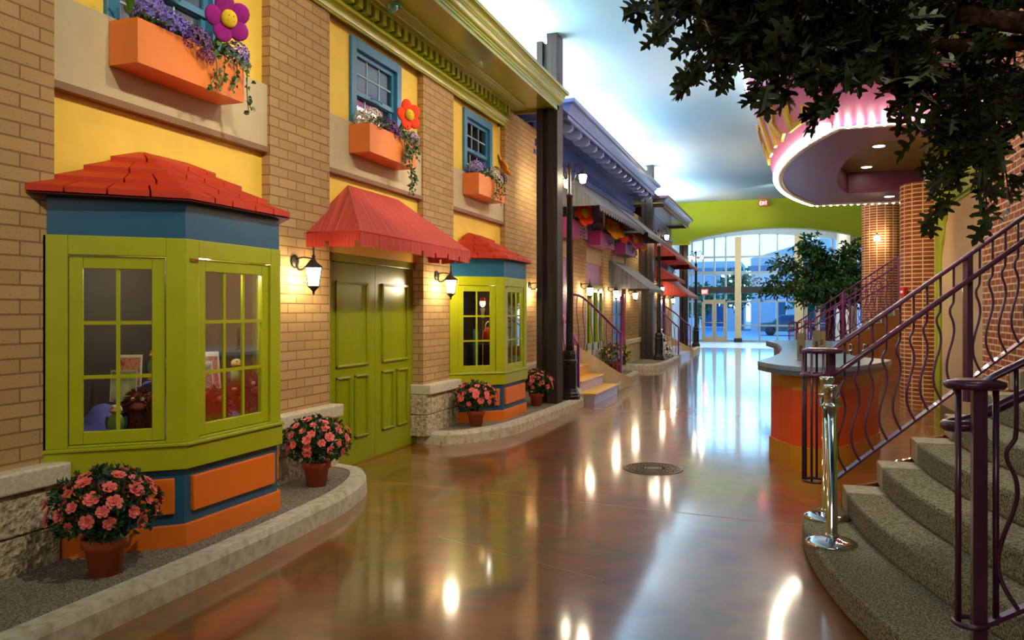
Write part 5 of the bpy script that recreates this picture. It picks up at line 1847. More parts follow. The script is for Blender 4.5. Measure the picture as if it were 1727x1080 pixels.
    while spacing * k < tmax + (0 if not tail else 0.0):
        tt = spacing * k; k += 1
        if any(abs(tt - p) < 0.035 for p in tpost):
            continue
        mm = baluster(P_(tt, zt), P_(tt, zb), d)
        build(fix(mm), 'baluster', mat, t)
    if tpost:
        for tp in tpost:
            build(fix(M().tube([P_(tp, zh, 0.04), P_(tp + 0.0, zh - 0.06, 0.03), P_(tp, zh - 0.07, 0.0)], 0.008, 6)), 'rail_bracket', mat, t)
    return t


r1 = railing(False, 'purple wrought railing with wavy balusters along the bar side of the near stair', (0.335, 6.28, 1.32), (0.855, 0.52), 0.61, 2.9, (1.19,), (-0.11, -0.045), IRN)
r2 = railing(False, 'purple wrought railing closest to the camera at the right end of the near stair', (0.745, 3.60, 1.32), (1.0, 0.02), 0.60, 1.9, (), (-0.03, 0.0), IRN, spacing=0.13, vol_r=0.062, ringed=False)
build(M().tube([(0.668, 3.585, 0.345), (0.668, 3.585, 1.29)], 0.0125, 8), 'picket', IRN, r2)
build(M().tube([(0.805, 3.605, 0.345), (0.805, 3.605, 1.29)], 0.0125, 8), 'picket', IRN, r2)
r3 = railing(True, 'purple wrought railing of the far stair, in front of the tree trunk', (0.335, 6.28, 1.32), (0.855, 0.52), 0.61, 2.55, (1.19, 2.5), (-0.11, -0.045), PIRN, spacing=0.125, tail=1)  # lighter iron colour stands in for light falling on the far rails
r4 = railing(True, 'farthest purple railing on the outer side of the far stair', (0.745, 3.60, 1.32), (1.0, 0.02), 0.60, 2.1, (1.0,), (-0.11, -0.03), PIRN, spacing=0.16)
hr = build(M().tube(curve_pts([(0.74, 3.71, 1.12), (0.68, 3.72, 1.115), (0.655, 3.76, 1.115), (0.68, 3.80, 1.12), (0.76, 3.80, 1.14), (0.95, 3.79, 1.25), (1.5, 3.78, 1.58), (2.4, 3.78, 2.1)], 6), 0.024, 12), 'inner_grab_rail', IRN, r2)


# ---- chrome stanchions
def stanchion(x, y, z, label, s=1.0):
    t = thing('stanchion', label, 'stanchion', (x, y, z))
    build(M().lathe([(0, 0), (0.150, 0), (0.152, 0.012), (0.140, 0.022), (0.10, 0.036), (0.06, 0.046), (0.040, 0.052), (0, 0.052)], (x, y, z), 36), 'domed_base', CHR, t)
    build(M().lathe([(0.042, 0.05), (0.044, 0.06), (0.036, 0.066), (0.034, 0.07), (0.034, 0.86), (0.0, 0.86)], (x, y, z), 24), 'post', CHR, t)
    build(M().lathe([(0.0, 0.845), (0.050, 0.845), (0.062, 0.85), (0.062, 0.858), (0.047, 0.862), (0.045, 0.87), (0.045, 0.945), (0.049, 0.95), (0.049, 0.972), (0.042, 0.978), (0, 0.98)], (x, y, z), 24), 'cassette_head', CHR, t)
    build(M().box(x - 0.048, x - 0.034, y - 0.012, y + 0.012, z + 0.775, z + 0.83), 'belt_clip', CHR, t)
    return t


stanchion(0.285, 5.22, RISE, 'chrome stanchion nearest the camera on the lowest carpet step')
stanchion(0.290, 5.86, RISE, 'chrome stanchion just behind the nearest one on the lowest step')
stanchion(1.20, 15.9, 0, 'distant chrome stanchion in front of the amber panelling, closer to the bar')
stanchion(1.47, 16.15, 0, 'distant chrome stanchion in front of the amber panelling, closer to the brick column')

# ================================================================ BAR COUNTER
SLT = P('slate blue laminate', '6F8AA0', 0.28, 0.04, scale=2)
SLTE = P('dark slate edge', '46545E', 0.3)
MUS = P('mustard laminate', 'B07818', 0.35, 0.06)
ORGC = P('burnt orange laminate', 'C8481A', 0.4, 0.05)
ct = thing('bar_counter', 'curved bar counter with slate blue top and burnt orange front', 'counter', (0.4, 9.2, 0))
top = [(-0.26, 8.98), (-0.16, 8.66), (-0.03, 8.38), (0.08, 8.26), (0.20, 8.19), (0.34, 8.17), (0.46, 8.21), (0.60, 8.35), (0.72, 8.52), (0.90, 8.92), (1.08, 9.36), (1.15, 9.7), (0.85, 10.2), (0.72, 11.2), (0.70, 12.2), (0.75, 13.2), (0.88, 14.2), (0.95, 15.2), (0.6, 15.65), (0.2, 15.7), (-0.1, 15.45), (-0.29, 15.07), (-0.20, 14.5), (-0.08, 13.7), (-0.02, 12.7), (-0.01, 11.7), (-0.04, 10.7), (-0.12, 9.9), (-0.20, 9.4)]
build(M().prism(top, 1.005, 1.05), 'countertop', SLT, ct)
cx_, cy_ = 0.42, 11.9


def inset(pts, o):
    out = []
    n = len(pts)
    for i in range(n):
        a, b_, c = Vector(pts[i - 1]), Vector(pts[i]), Vector(pts[(i + 1) % n])
        t = (c - a).normalized(); nn = Vector((-t.y, t.x))
        out.append(tuple(b_ + nn * o))
    return out


ins = inset(top, 0.14)
if (Vector(ins[5]) - Vector((0.34, 8.17))).y < 0:
    ins = inset(top, -0.14)
e1 = inset(top, 0.004) if (Vector(inset(top, 0.01)[5])).y > 8.17 else inset(top, -0.004)
build(M().prism(e1, 0.955, 1.005), 'edge_band', SLTE, ct)
build(M().prism(ins, 0.80, 0.955), 'upper_band', MUS, ct)
build(M().prism(ins, 0.20, 0.80), 'orange_front', ORGC, ct)
e2 = inset(ins, -0.02) if Vector(inset(ins, -0.02)[5]).y < Vector(ins[5]).y else inset(ins, 0.02)
build(M().prism(e2, 0.0, 0.24), 'plinth', MUS, ct)
ACR = glass('clear acrylic', (0.92, 0.9, 0.84), 0.15)


def menu(x, y, w, h, a, label):
    t = thing('menu_stand', label, 'menu stand', (x, y, 1.05))
    Q = Matrix.Translation((x, y, 1.05)) @ Matrix.Rotation(a, 4, 'Z')
    m = M().box(-0.04, 0.04, -w / 2, w / 2, 0, 0.008)
    m.v = [tuple(Q @ Vector(p)) for p in m.v]
    build(m, 'foot', ACR, t)
    m = M().box(-0.002, 0.002, -w / 2, w / 2, 0.008, h); m.v = [tuple(Q @ Vector(p)) for p in m.v]
    build(m, 'paper_insert', CRM, t)
    m = M().box(0.0025, 0.0032, -w * 0.2, w * 0.2, h * 0.25, h * 0.55); m.v = [tuple(Q @ Vector(p)) for p in m.v]
    build(m, 'printed_panel', P('grey print', '7C8288', 0.6), t)
    m = M().box(0.004, 0.006, -w / 2 - 0.004, w / 2 + 0.004, 0.008, h + 0.006); m.v = [tuple(Q @ Vector(p)) for p in m.v]
    build(m, 'acrylic_sheet', ACR, t)
    return t


menu(0.19, 9.25, 0.085, 0.30, -1.2, 'tall cream menu stand nearest on the bar counter')
menu(0.40, 10.6, 0.09, 0.30, -1.3, 'cream menu stand farther back on the bar counter')
menu(0.52, 11.9, 0.11, 0.26, -1.1, 'small cream menu stand farthest back on the bar counter')
bb = thing('service_cabinet', 'small bright orange cabinet behind the bar counter', 'cabinet', (1.0, 16.6, 0))
build(M().box(0.72, 1.02, 16.6, 17.0, 0, 0.9), 'body', ORG, bb, bev=0.005)
build(M().box(0.70, 1.04, 16.58, 17.02, 0.9, 0.93), 'cabinet_top', SLT, bb)

# ================================================================ RIGHT WALL, BRICK COLUMNS
LIMW = P('yellow green wall', 'A2B00C', 0.6, 0.04, scale=2)
BEIW = P('warm beige wall panel', 'CFA872', 0.7, 0.05, scale=3)
wr = struct('wall_right', (2.4, 12, 0), 'yellow green wall with a beige stepped panel behind the near stair')
build(M().box(2.42, 2.6, 10.4, 15.2, 0, 4.2), 'green_wall', LIMW, wr)
pp = [(10.3, 0.02), (14.15, 0.02), (14.15, 2.45), (14.05, 2.62), (13.95, 2.66), (13.82, 2.95), (13.68, 3.02), (13.62, 3.16), (13.3, 3.20), (10.3, 3.20)]
build(M().ext([(2.405, y, z) for y, z in pp], (0.02, 0, 0)), 'beige_panel', BEIW, wr)
pt = [Vector((2.398, y, z)) for y, z in pp[1:]]
build(M().tube(pt, 0.018, 6), 'panel_molding', LIMW, wr)
build(M().tube([p + Vector((0, 0.07, 0.07)) for p in pt], 0.012, 6), 'panel_molding', LIMW, wr)
build(M().box(2.38, 2.41, 10.4, 14.15, 0.0, 0.10), 'skirting', P('brown skirting', '6B4A28', 0.5), wr)
build(M().box(2.20, 4.2, 7.9, 10.45, 0, ZC), 'wall_right', RBR, kind='structure', label='red brick pilaster at the right edge of the frame')
build(M().box(2.6, 4.2, 15.2, 15.4, 0, ZC), 'wall_right', RBR, kind='structure')
build(M().box(4.25, 4.35, 2.9, 33, 0, ZC), 'wall_right', LIMW, kind='structure')
build(M().box(3.9, 4.1, 23.9, 32.6, 0, ZC), 'wall_right', P('pale cream wall', 'CFC6AE', 0.8), kind='structure')


def column(cx, cy, label, r=0.47, z1=3.78):
    o = M().lathe([(0, 0), (r, 0), (r, z1), (0, z1)], (0, 0, 0), 16, a0=PI / 16, smooth=False)
    ob = build(o, 'brick_column', brick('red brick column', '', '', ''), local=True)
    ob.location = (cx, cy, 0)
    return tag(ob, label, 'column')


MATS.pop('red brick column')
cm_ = brick('red brick column', 'A8552E', '7E3A1E', 'DDBE8C', ms=0.010, bw=2 * PI * 0.47 / 16, bh=0.072, radius=0.47)
cm_.node_tree.nodes['Brick Texture'].offset = 0.0
column(2.41, 15.25, 'round red brick column nearest, with a red fire alarm')
column(2.68, 24.5, 'round red brick column farther back, behind the far purple railing', r=0.55, z1=ZC)
fa = thing('fire_alarm', 'small red fire alarm box on the nearer brick column', 'fire alarm', (1.95, 15.02, 1.95))
Qf = Matrix.Translation((1.975, 14.98, 1.92)) @ Matrix.Rotation(0.5, 4, 'Z')
m = M().box(-0.05, 0.01, -0.06, 0.06, -0.08, 0.08); m.v = [tuple(Qf @ Vector(p)) for p in m.v]
build(m, 'housing', P('fire red plastic', 'C8180C', 0.3), fa, bev=0.005)
m = M().box(-0.06, -0.05, -0.03, 0.03, -0.02, 0.02); m.v = [tuple(Qf @ Vector(p)) for p in m.v]
build(m, 'pull_bar', WHT, fa)
# wall light between the two columns
sc5 = thing('globe_light', 'bright globe wall light on the farther brick column', 'wall light', (2.45, 23.98, 3.6))
build(M().tube([(2.50, 24.0, 3.66), (2.45, 23.85, 3.74), (2.45, 23.75, 3.68)], 0.015, 6), 'bracket', BLKM, sc5)
build(M().ball((2.45, 23.75, 3.58), 0.085, 14, 10), 'glass_globe', LITS, sc5)

# ================================================================ MARQUEE
PNK = P('mauve pink marquee paint', 'B4628E', 0.35, 0.04)
MAU = P('mauve soffit paint', '9C6E92', 0.4, 0.04)
MAU2 = P('deep mauve recess paint', '6E3450', 0.4)
GOLD = P('olive gold metallic paint', 'A69A2A', 0.28, 0.08, metal=0.3)
YLT = P('golden yellow letter', 'E8B818', 0.35)
mq = thing('marquee', 'curved mauve marquee ringed with white bulbs and yellow letters', 'marquee', (1.6, 13.75, 3.78))
ZL, ZU = 3.78, 5.5


def mq_path(off=0.0):
    """plan of the marquee edge, moved outward by off"""
    pts = []
    yn, yf = 10.1 - off, 17.45 + off
    R_ = 10.0 + off
    pts.append((2.42, yn)); 
    for k in range(6):
        pts.append((2.42 - (2.42 - (9.9 - math.sqrt(R_ ** 2 - (yn - 13.75) ** 2)) - 0.05) * (k + 1) / 6, yn))
    for k in range(41):
        y = yn + (yf - yn) * k / 40
        pts.append((9.9 - math.sqrt(R_ ** 2 - (y - 13.75) ** 2), y))
    e = pts[-1][0]
    for k in range(6):
        pts.append((e + 0.05 + (2.42 - e - 0.05) * (k + 1) / 6, yf))
    return pts


lo_, up_ = mq_path(0), mq_path(0.49)
m = M().rings([[(x, y, ZL) for x, y in lo_], [(x, y, ZU) for x, y in up_]], True, False, False)
ob = build(m, 'fascia', PNK, mq)
s_ = ob.modifiers.new('thick', 'SOLIDIFY'); s_.thickness = 0.03
m = M().rings([[(x, y, ZU + 0.0) for x, y in mq_path(0.40)], [(x, y, ZC) for x, y in mq_path(0.36)]], True, False, False)
build(m, 'upper_drum', PNK, mq)
build(M().rings([[(x, y, ZU + 0.05) for x, y in mq_path(0.52)], [(x, y, ZU) for x, y in mq_path(0.49)], [(x, y, ZU + 0.05) for x, y in mq_path(0.38)]], True, False, False), 'upper_lip', P('white enamel', 'F0E6DC', 0.4), mq)
build(M().rings([[(x, y, ZL + 0.03) for x, y in mq_path(0.015)], [(x, y, ZL - 0.02) for x, y in mq_path(0.01)], [(x, y, ZL - 0.02) for x, y in mq_path(-0.10)], [(x, y, ZL + 0.01) for x, y in mq_path(-0.10)]], True, False, False), 'lower_lip', P('white enamel', 'F0E6DC', 0.4), mq)
# soffit with a recess
n_ = len(lo_)
inn = []
yn, yf = 11.15, 15.95
for i, (x, y) in enumerate(lo_):
    yy = yn + (yf - yn) * (y - 10.1) / 7.35
    if i < 7 or i >= n_ - 6:
        inn.append((max(x, 1.14), yn if i < 7 else yf))
    else:
        f = (yy - 13.5) / 2.4
        inn.append((0.84 + 0.30 * abs(f) ** 2.4, yy))
m = M().rings([[(x, y, ZL + 0.005) for x, y in lo_], [(x, y, ZL + 0.005) for x, y in inn]], False, False, False)
build(m, 'soffit', MAU, mq)
m = M().rings([[(x, y, ZL + 0.005) for x, y in inn], [(x, y, 4.17) for x, y in inn]], True, False, False)
build(m, 'recess_side', MAU2, mq)
build(M().prism(inn, 4.17, 4.19), 'recess_ceiling', GOLD, mq)
for (x, y, z) in ((1.42, 13.5, 4.168), (1.42, 15.4, 4.168), (1.93, 16.6, ZL + 0.004), (1.5, 11.9, 4.168)):
    dl = build(M().lathe([(0.085, -0.004), (0.10, -0.008), (0.10, 0.004), (0.085, 0.004)], (x, y, z), 24), 'downlight', WHT, mq)
    build(M().lathe([(0, -0.006), (0.085, -0.006), (0.085, 0), (0, 0)], (x, y, z), 20), 'lens', DOWN, dl)
# letters G I R L raised on the fascia


def surf(y, h, out=0.0):
    R_ = 10.0 + 0.49 * h + out
    return Vector((9.9 - math.sqrt(R_ ** 2 - (y - 13.75) ** 2), y, ZL + (ZU - ZL) * h))


def stroke(m, a, b_, w0, w1, y0, sc_=0.66):
    """a bar from a to b in letter space (s right, h up), drawn on the fascia"""
    a, b_ = Vector(a), Vector(b_)
    t = (b_ - a).normalized(); q = Vector((-t.y, t.x))
    c = [a - q * w0 / 2, a + q * w0 / 2, b_ + q * w1 / 2, b_ - q * w1 / 2]
    lo = [surf(y0 - p.x * sc_, 0.13 + p.y * 0.36, 0.03) for p in c]
    hi = [surf(y0 - p.x * sc_, 0.13 + p.y * 0.36, 0.07) for p in c]
    m.add(lo + hi, [(0, 1, 2, 3), (7, 6, 5, 4), (0, 4, 5, 1), (1, 5, 6, 2), (2, 6, 7, 3), (3, 7, 4, 0)])


lets = {'L': [((0.2, 0), (0.2, 1), 0.24, 0.24), ((0.08, 0.05), (0.9, 0.05), 0.12, 0.10), ((0.86, 0.0), (0.98, 0.30), 0.10, 0.04), ((0.02, 0.98), (0.4, 0.98), 0.06, 0.06)],
        'R': [((0.2, 0), (0.2, 1), 0.22, 0.22), ((0.2, 0.95), (0.6, 0.92), 0.10, 0.12), ((0.6, 0.95), (0.78, 0.75), 0.12, 0.14), ((0.78, 0.78), (0.6, 0.52), 0.14, 0.12), ((0.62, 0.52), (0.2, 0.50), 0.10, 0.10), ((0.42, 0.50), (0.85, 0.0), 0.16, 0.16), ((0.78, 0.02), (1.05, 0.08), 0.08, 0.03)],
        'I': [((0.3, 0), (0.3, 1), 0.26, 0.26), ((0.08, 0.02), (0.52, 0.02), 0.06, 0.06), ((0.08, 0.98), (0.52, 0.98), 0.06, 0.06)],
        'G': [((0.85, 0.85), (0.5, 1.0), 0.08, 0.14), ((0.5, 0.98), (0.18, 0.75), 0.14, 0.20), ((0.18, 0.78), (0.18, 0.25), 0.20, 0.20), ((0.18, 0.28), (0.5, 0.02), 0.20, 0.12), ((0.48, 0.03), (0.82, 0.12), 0.10, 0.14), ((0.82, 0.08), (0.82, 0.45), 0.14, 0.14), ((0.6, 0.44), (0.95, 0.44), 0.08, 0.08)]}
for ch, y0 in (('G', 14.0), ('I', 13.05), ('R', 12.35), ('L', 11.35)):
    m = M()
    for a, b_, w0, w1 in lets[ch]:
        stroke(m, a, b_, w0, w1, y0, 0.78)
    build(m, 'raised_letter', YLT, mq)
# bulbs
bm = M().ball((0, 0, 0), 0.032, 8, 6)
me = bpy.data.meshes.new('bulb'); me.from_pydata(bm.v, [], bm.f); me.polygons.foreach_set('use_smooth', bm.sm); me.materials.append(BULB)


def walk(path, step):
    pts = [Vector((x, y)) for x, y in path]; out = []; acc = 0.0
    for a, b_ in zip(pts[:-1], pts[1:]):
        L = (b_ - a).length
        while acc < L:
            out.append(a.lerp(b_, acc / L)); acc += step
        acc -= L
    return out


for q in walk(mq_path(0.02), 0.13):
    o = bpy.data.objects.new('bulb', me); C.objects.link(o); o.parent = mq
    o.location = Vector((q.x, q.y, ZL + 0.0)) - Vector(mq.location)
ub = M()
for off, zz, st_p in ((0.515, ZU + 0.03, 0.13), (0.42, ZU - 0.12, 0.16)):
    for q in walk(mq_path(off if off > 0.5 else 0.49 * 0.93 + 0.03), st_p):
        ub.ball((q.x, q.y, zz), 0.022, 6, 5)
ob = build(ub, 'upper_bulbs', BULB, mq)
ob['kind'] = 'stuff'

# exit signs
EXR = emit('exit sign red', (1.0, 0.05, 0.04, 1), 6)


def exit_sign(x, y, z, w, h, label):
    t = thing('exit_sign', label, 'exit sign', (x, y, z))
    build(M().box(x - w / 2, x + w / 2, y, y + 0.05, z, z + h), 'housing', P('red glow housing', 'C8605A', 0.5), t)  # reddish colour stands in for the letters' glow on the housing
    m = M()
    cw = w * 0.17; lw = w * 0.05
    x0 = x - w * 0.40; zb, zt = z + h * 0.25, z + h * 0.78

    def bar(xa, za, xb, zb_):
        a, b_ = Vector((xa, y - 0.004, za)), Vector((xb, y - 0.004, zb_))
        t_ = (b_ - a).normalized(); q = Vector((t_.z, 0, -t_.x)) * lw
        m.ext([a - q, a + q, b_ + q, b_ - q], (0, 0.004, 0))
    zm = (zb + zt) / 2
    bar(x0, zb, x0, zt); bar(x0, zt, x0 + cw, zt); bar(x0, zm, x0 + cw * 0.8, zm); bar(x0, zb, x0 + cw, zb)
    x0 += w * 0.21
    bar(x0, zb, x0 + cw, zt); bar(x0, zt, x0 + cw, zb)
    x0 += w * 0.26
    bar(x0, zb, x0, zt)
    x0 += w * 0.10
    bar(x0, zt, x0 + cw, zt); bar(x0 + cw / 2, zb, x0 + cw / 2, zt)
    build(m, 'lettering', EXR, t)
    return t


exit_sign(-0.70, 32.2, 5.66, 0.34, 0.24, 'exit sign with red letters high on the yellow green bulkhead')
exit_sign(-3.75, 41.2, 2.40, 0.34, 0.30, 'red exit sign hanging over the glass entrance doors')

# ================================================================ END GLAZING AND ENTRANCE
YG = 41.5
ALU = P('warm grey aluminium', 'A9A08A', 0.4, metal=0.3)
ALB = P('cool grey aluminium', '8FA4B4', 0.35, metal=0.4)
BGL = glass('blue tinted glazing', (0.68, 0.88, 1.0), 0.02)
wg = struct('window_6', (-0.5, YG, 0), 'tall blue tinted glass wall at the end of the street')
fr = M()
for x in (-4.95, -4.42, -3.86, -3.30, -2.74, -1.10, -0.25, 1.55, 2.3):
    fr.box(x - 0.045, x + 0.045, YG - 0.05, YG + 0.05, 0, 5.6)
for z in (0.06, 3.50, 4.32):
    fr.box(-5.0, 2.45, YG - 0.045, YG + 0.045, z - 0.05, z + 0.05)
fr.box(-2.0, 2.45, YG - 0.04, YG + 0.04, 0.80, 0.88); fr.box(-5.0, 2.45, YG - 0.04, YG + 0.04, 2.02, 2.10)
fr.box(-5.0, -1.9, YG - 0.09, YG + 0.05, 3.42, 3.60)
build(fr, 'mullions', ALB, wg)
build(M().box(-5.0, 2.45, YG - 0.004, YG + 0.004, 0.0, 5.6), 'pane', BGL, wg)
build(M().box(-5.0, 2.45, YG - 0.25, YG - 0.12, 2.47, 2.80), 'dark_transom', P('dark bronze beam', '20242A', 0.4), wg)
build(M().box(-2.28, -1.98, YG - 0.3, YG - 0.02, 0.0, 5.3), 'cream_post', P('cream column', 'B5A888', 0.6), wg)
build(M().box(-2.32, -1.94, YG - 0.34, YG, 0.0, 0.2), 'post_foot', BLK, wg)
build(M().box(0.55, 0.95, YG - 0.3, YG - 0.02, 0.0, 5.3), 'cream_post', P('cream column', 'B5A888', 0.6), wg)
hd = [(-5.0, 6.6), (-5.0, 5.02)]
for k in range(17):
    x = -5.0 + 7.6 * k / 16
    hd.append((x, 5.02 + 0.42 * math.sin(PI * k / 16)))
hd += [(2.6, 6.6)]
build(M().ext([(x, YG - 0.2, z) for x, z in hd], (0, 0.3, 0)), 'arched_header', P('pale blue header', '9FB4C2', 0.7), wg)


def glass_doors(n, x0, x1, lab):
    d = struct('door_%d' % n, ((x0 + x1) / 2, YG - 0.1, 0), lab)
    f = M()
    f.box(x0 - 0.06, x0, YG - 0.14, YG - 0.06, 0, 2.15); f.box(x1, x1 + 0.06, YG - 0.14, YG - 0.06, 0, 2.15); f.box(x0 - 0.06, x1 + 0.06, YG - 0.14, YG - 0.06, 2.05, 2.15)
    build(f, 'door_frame', ALU, d)
    xm = (x0 + x1) / 2
    for a, b_ in ((x0 + 0.005, xm - 0.005), (xm + 0.005, x1 - 0.005)):
        l = M()
        l.box(a, a + 0.10, YG - 0.13, YG - 0.08, 0.01, 2.04); l.box(b_ - 0.10, b_, YG - 0.13, YG - 0.08, 0.01, 2.04)
        l.box(a + 0.1, b_ - 0.1, YG - 0.13, YG - 0.08, 0.01, 0.28); l.box(a + 0.1, b_ - 0.1, YG - 0.13, YG - 0.08, 1.94, 2.04)
        lo = build(l, 'door_leaf', ALU, d)
        build(M().box(a + 0.1, b_ - 0.1, YG - 0.107, YG - 0.103, 0.28, 1.94), 'pane', BGL, lo)
        build(M().tube([(a + 0.06, YG - 0.18, 0.98), (b_ - 0.06, YG - 0.18, 0.98)], 0.018, 6), 'push_bar', ALU, lo)
    return d


glass_doors(5, -3.86, -2.74, 'pair of grey framed glass entrance doors with push bars')
glass_doors(6, 1.05, 2.2, 'pair of glass doors partly behind the indoor tree')

# outside: forecourt, buildings, trees, a car
build(M().box(-60, 60, 41.7, 120, -0.2, -0.02), 'ground', P('blue dusk paving', '9FB6CC', 0.8, 0.15, scale=0.3), kind='structure', label='pale paved forecourt outside the glass wall')
EXW = P('pale rendered wall', 'A8B4C4', 0.8, 0.05, scale=0.3)
EXD = P('darker blue render', '6A7E96', 0.8, 0.05)


def house(x0, x1, y0, y1, h, label, slope=0.0, wins=()):
    t = thing('building', label, 'building', ((x0 + x1) / 2, y0, 0))
    build(M().ext([(x0, y0, -0.02), (x1, y0, -0.02), (x1, y0, h + slope), (x0 + (x1 - x0) * 0.55, y0, h + slope), (x0, y0, h)], (0, y1 - y0, 0)), 'walls', EXW, t)
    build(M().box(x0 - 0.2, x1 + 0.2, y0 - 0.25, y0 - 0.0, h - 0.9, h - 0.55), 'band_course', EXD, t)
    for (a, b_, c, d) in wins:
        w = build(M().box(a, b_, y0 - 0.06, y0 + 0.02, c, d), 'window', P('white frame', 'D8DEE4', 0.6), t)
        build(M().box(a + 0.1, b_ - 0.1, y0 - 0.08, y0 - 0.06, c + 0.1, d - 0.1), 'pane', P('dark blue glass', '3A5878', 0.15), w)
    return t


house(-16, -3.2, 66, 76, 5.6, 'low pale building outside to the left of the entrance doors', 0, ((-14, -12, 1, 3), (-10, -8, 1, 3), (-6.4, -4.4, 0.2, 2.6)))
house(-2.2, 12, 60, 72, 5.4, 'pale building with a sloping gable outside beyond the cream post', 2.2, ((-0.5, 0.3, 0, 2.4), (1.5, 3.0, 0.6, 2.6), (5, 6.4, 0.6, 2.6)))


def simple_tree(x, y, z0, h, r, label, seed, n=900):
    random.seed(seed)
    t = thing('young_tree', label, 'tree', (x, y, z0))
    build(M().tube([(x, y, z0), (x + 0.05, y, z0 + h * 0.5), (x, y, z0 + h * 0.8)], [0.1, 0.08, 0.03], 8), 'trunk', BARK, t)
    f = M()
    for k in range(n):
        v = Vector((random.gauss(0, 1), random.gauss(0, 1), random.gauss(0, 1))).normalized() * U(0.4, 1)
        p = Vector((x, y, z0 + h * 0.68)) + Vector((v.x * r, v.y * r, v.z * h * 0.34))
        leaf(f, p, (U(-1, 1), U(-1, 1), U(-1, 0.5)), 0.3, 0.16)
    build(f, 'foliage', P('outdoor leaf', '3E6A3A', 0.7, 0.3, scale=5), t)
    return t


simple_tree(-5.0, 50, 0, 3.4, 1.2, 'small outdoor tree seen left of the entrance doors', 1)
simple_tree(-3.0, 56, 0, 4.6, 1.3, 'outdoor tree seen between the entrance doors and the cream post', 2)
simple_tree(1.9, 52, 0, 3.2, 1.5, 'small outdoor tree seen right of the cream post', 3)
cr = thing('parked_car', 'grey green parked car outside, beyond the glass to the right of the cream post', 'car', (0.6, 54, 0))
prof = [(-2.1, 0.25), (-2.1, 0.62), (-1.9, 0.80), (-1.25, 0.86), (-0.75, 1.32), (0.75, 1.36), (1.35, 0.90), (2.0, 0.80), (2.15, 0.55), (2.1, 0.25)]
build(M().ext([(0.6 + x, 53.2, z) for x, z in prof], (0, 1.7, 0)), 'body', P('green grey car paint', '4E6A66', 0.2, coat=0.5), cr, bev=0.05)
build(M().ext([(0.6 + x, 53.18, z) for x, z in ((-1.05, 0.88), (-0.68, 1.26), (0.68, 1.28), (1.12, 0.90))], (0, 1.74, 0)), 'side_windows', P('dark blue glass', '3A5878', 0.15), cr)
for x in (-1.35, 1.35):
    w = M().lathe([(0, -0.12), (0.3, -0.12), (0.32, -0.08), (0.32, 0.08), (0.3, 0.12), (0, 0.12)], (0, 0, 0), 20).moved(Matrix.Translation((0.6 + x, 53.25, 0.30)) @ Matrix.Rotation(PI / 2, 4, 'X'))
    build(w, 'wheel', BLKP, cr)

# ================================================================ INDOOR TREES
OAKP = [(0.0, 0.0), (0.03, 0.12), (0.16, 0.10), (0.22, 0.20), (0.08, 0.26), (0.07, 0.34), (0.28, 0.36), (0.40, 0.44), (0.36, 0.52), (0.26, 0.50), (0.10, 0.52), (0.09, 0.60), (0.24, 0.68), (0.30, 0.78), (0.20, 0.78), (0.09, 0.76), (0.10, 0.86), (0.0, 1.0)]


def oak_leaf(m, p, d, L, n, w=1.0):
    d = Vector(d).normalized(); s = d.cross(Vector(n))
    if s.length < 1e-3:
        s = d.cross(Vector((1, 0, 0)))
    s.normalize(); n = s.cross(d).normalized(); p = Vector(p)
    cz = U(-0.25, 0.25)
    for sg in (1, -1):
        pts = []
        for a, b_ in OAKP:
            pts.append(p + d * b_ * L + s * a * L * sg * w + n * (a * 0.35 + cz * b_ * b_) * L)
        m.add(pts, [list(range(len(pts)))])
    # closed midrib seam comes from the shared first and last points


def branchy(t, starts, leafmat, seed, leaf_L, n_leaf, twig=0.28, droop=0.5, simple=False, nsub=(3, 5), spread=0.5):
    """starts: list of (path, radius) main limbs; leaves hang on twigs along the outer part"""
    random.seed(seed)
    wood = M(); lv = M()
    for st0 in starts:
        path, r0, dens = st0[:3]; f0 = st0[3] if len(st0) > 3 else 0.22
        pts = curve_pts(path, 6)
        N = len(pts)
        wood.tube(pts, [r0 * (1 - 0.85 * i / N) + 0.004 for i in range(N)], 8)
        nt = int(dens)
        for k in range(nt):
            f = U(f0, 1.0); i = min(N - 2, int(f * (N - 1)))
            p = pts[i]; ax = (pts[i + 1] - pts[i]).normalized()
            dv = (ax * 0.7 + Vector((U(-1, 1), U(-1, 1), U(-0.9, 0.7))) * spread * 1.6).normalized()
            L = U(0.5, 1.3) * twig
            q = p + dv * L + Vector((0, 0, -droop * L * 0.4)); mid = p + dv * L * 0.5 + Vector((0, 0, 0.03))
            wood.tube([p, mid, q], [0.006, 0.004, 0.002], 5)
            for j in range(n_leaf):
                g = U(0.25, 1.05)
                o = p.lerp(mid, g * 2) if g < 0.5 else mid.lerp(q, g * 2 - 1)
                dd = (dv + Vector((U(-1, 1), U(-1, 1), U(-1.2, 0.5)))).normalized()
                if simple:
                    leaf(lv, o, dd, leaf_L * U(0.7, 1.2), leaf_L * 0.5, (U(-0.5, 0.5), U(-0.5, 0.5), 1))
                else:
                    oak_leaf(lv, o, dd, leaf_L * U(0.7, 1.15), (U(-0.7, 0.7), U(-0.7, 0.7), U(0.2, 1)))
    build(wood, 'branches', BARK, t)
    build(lv, 'foliage', leafmat, t)


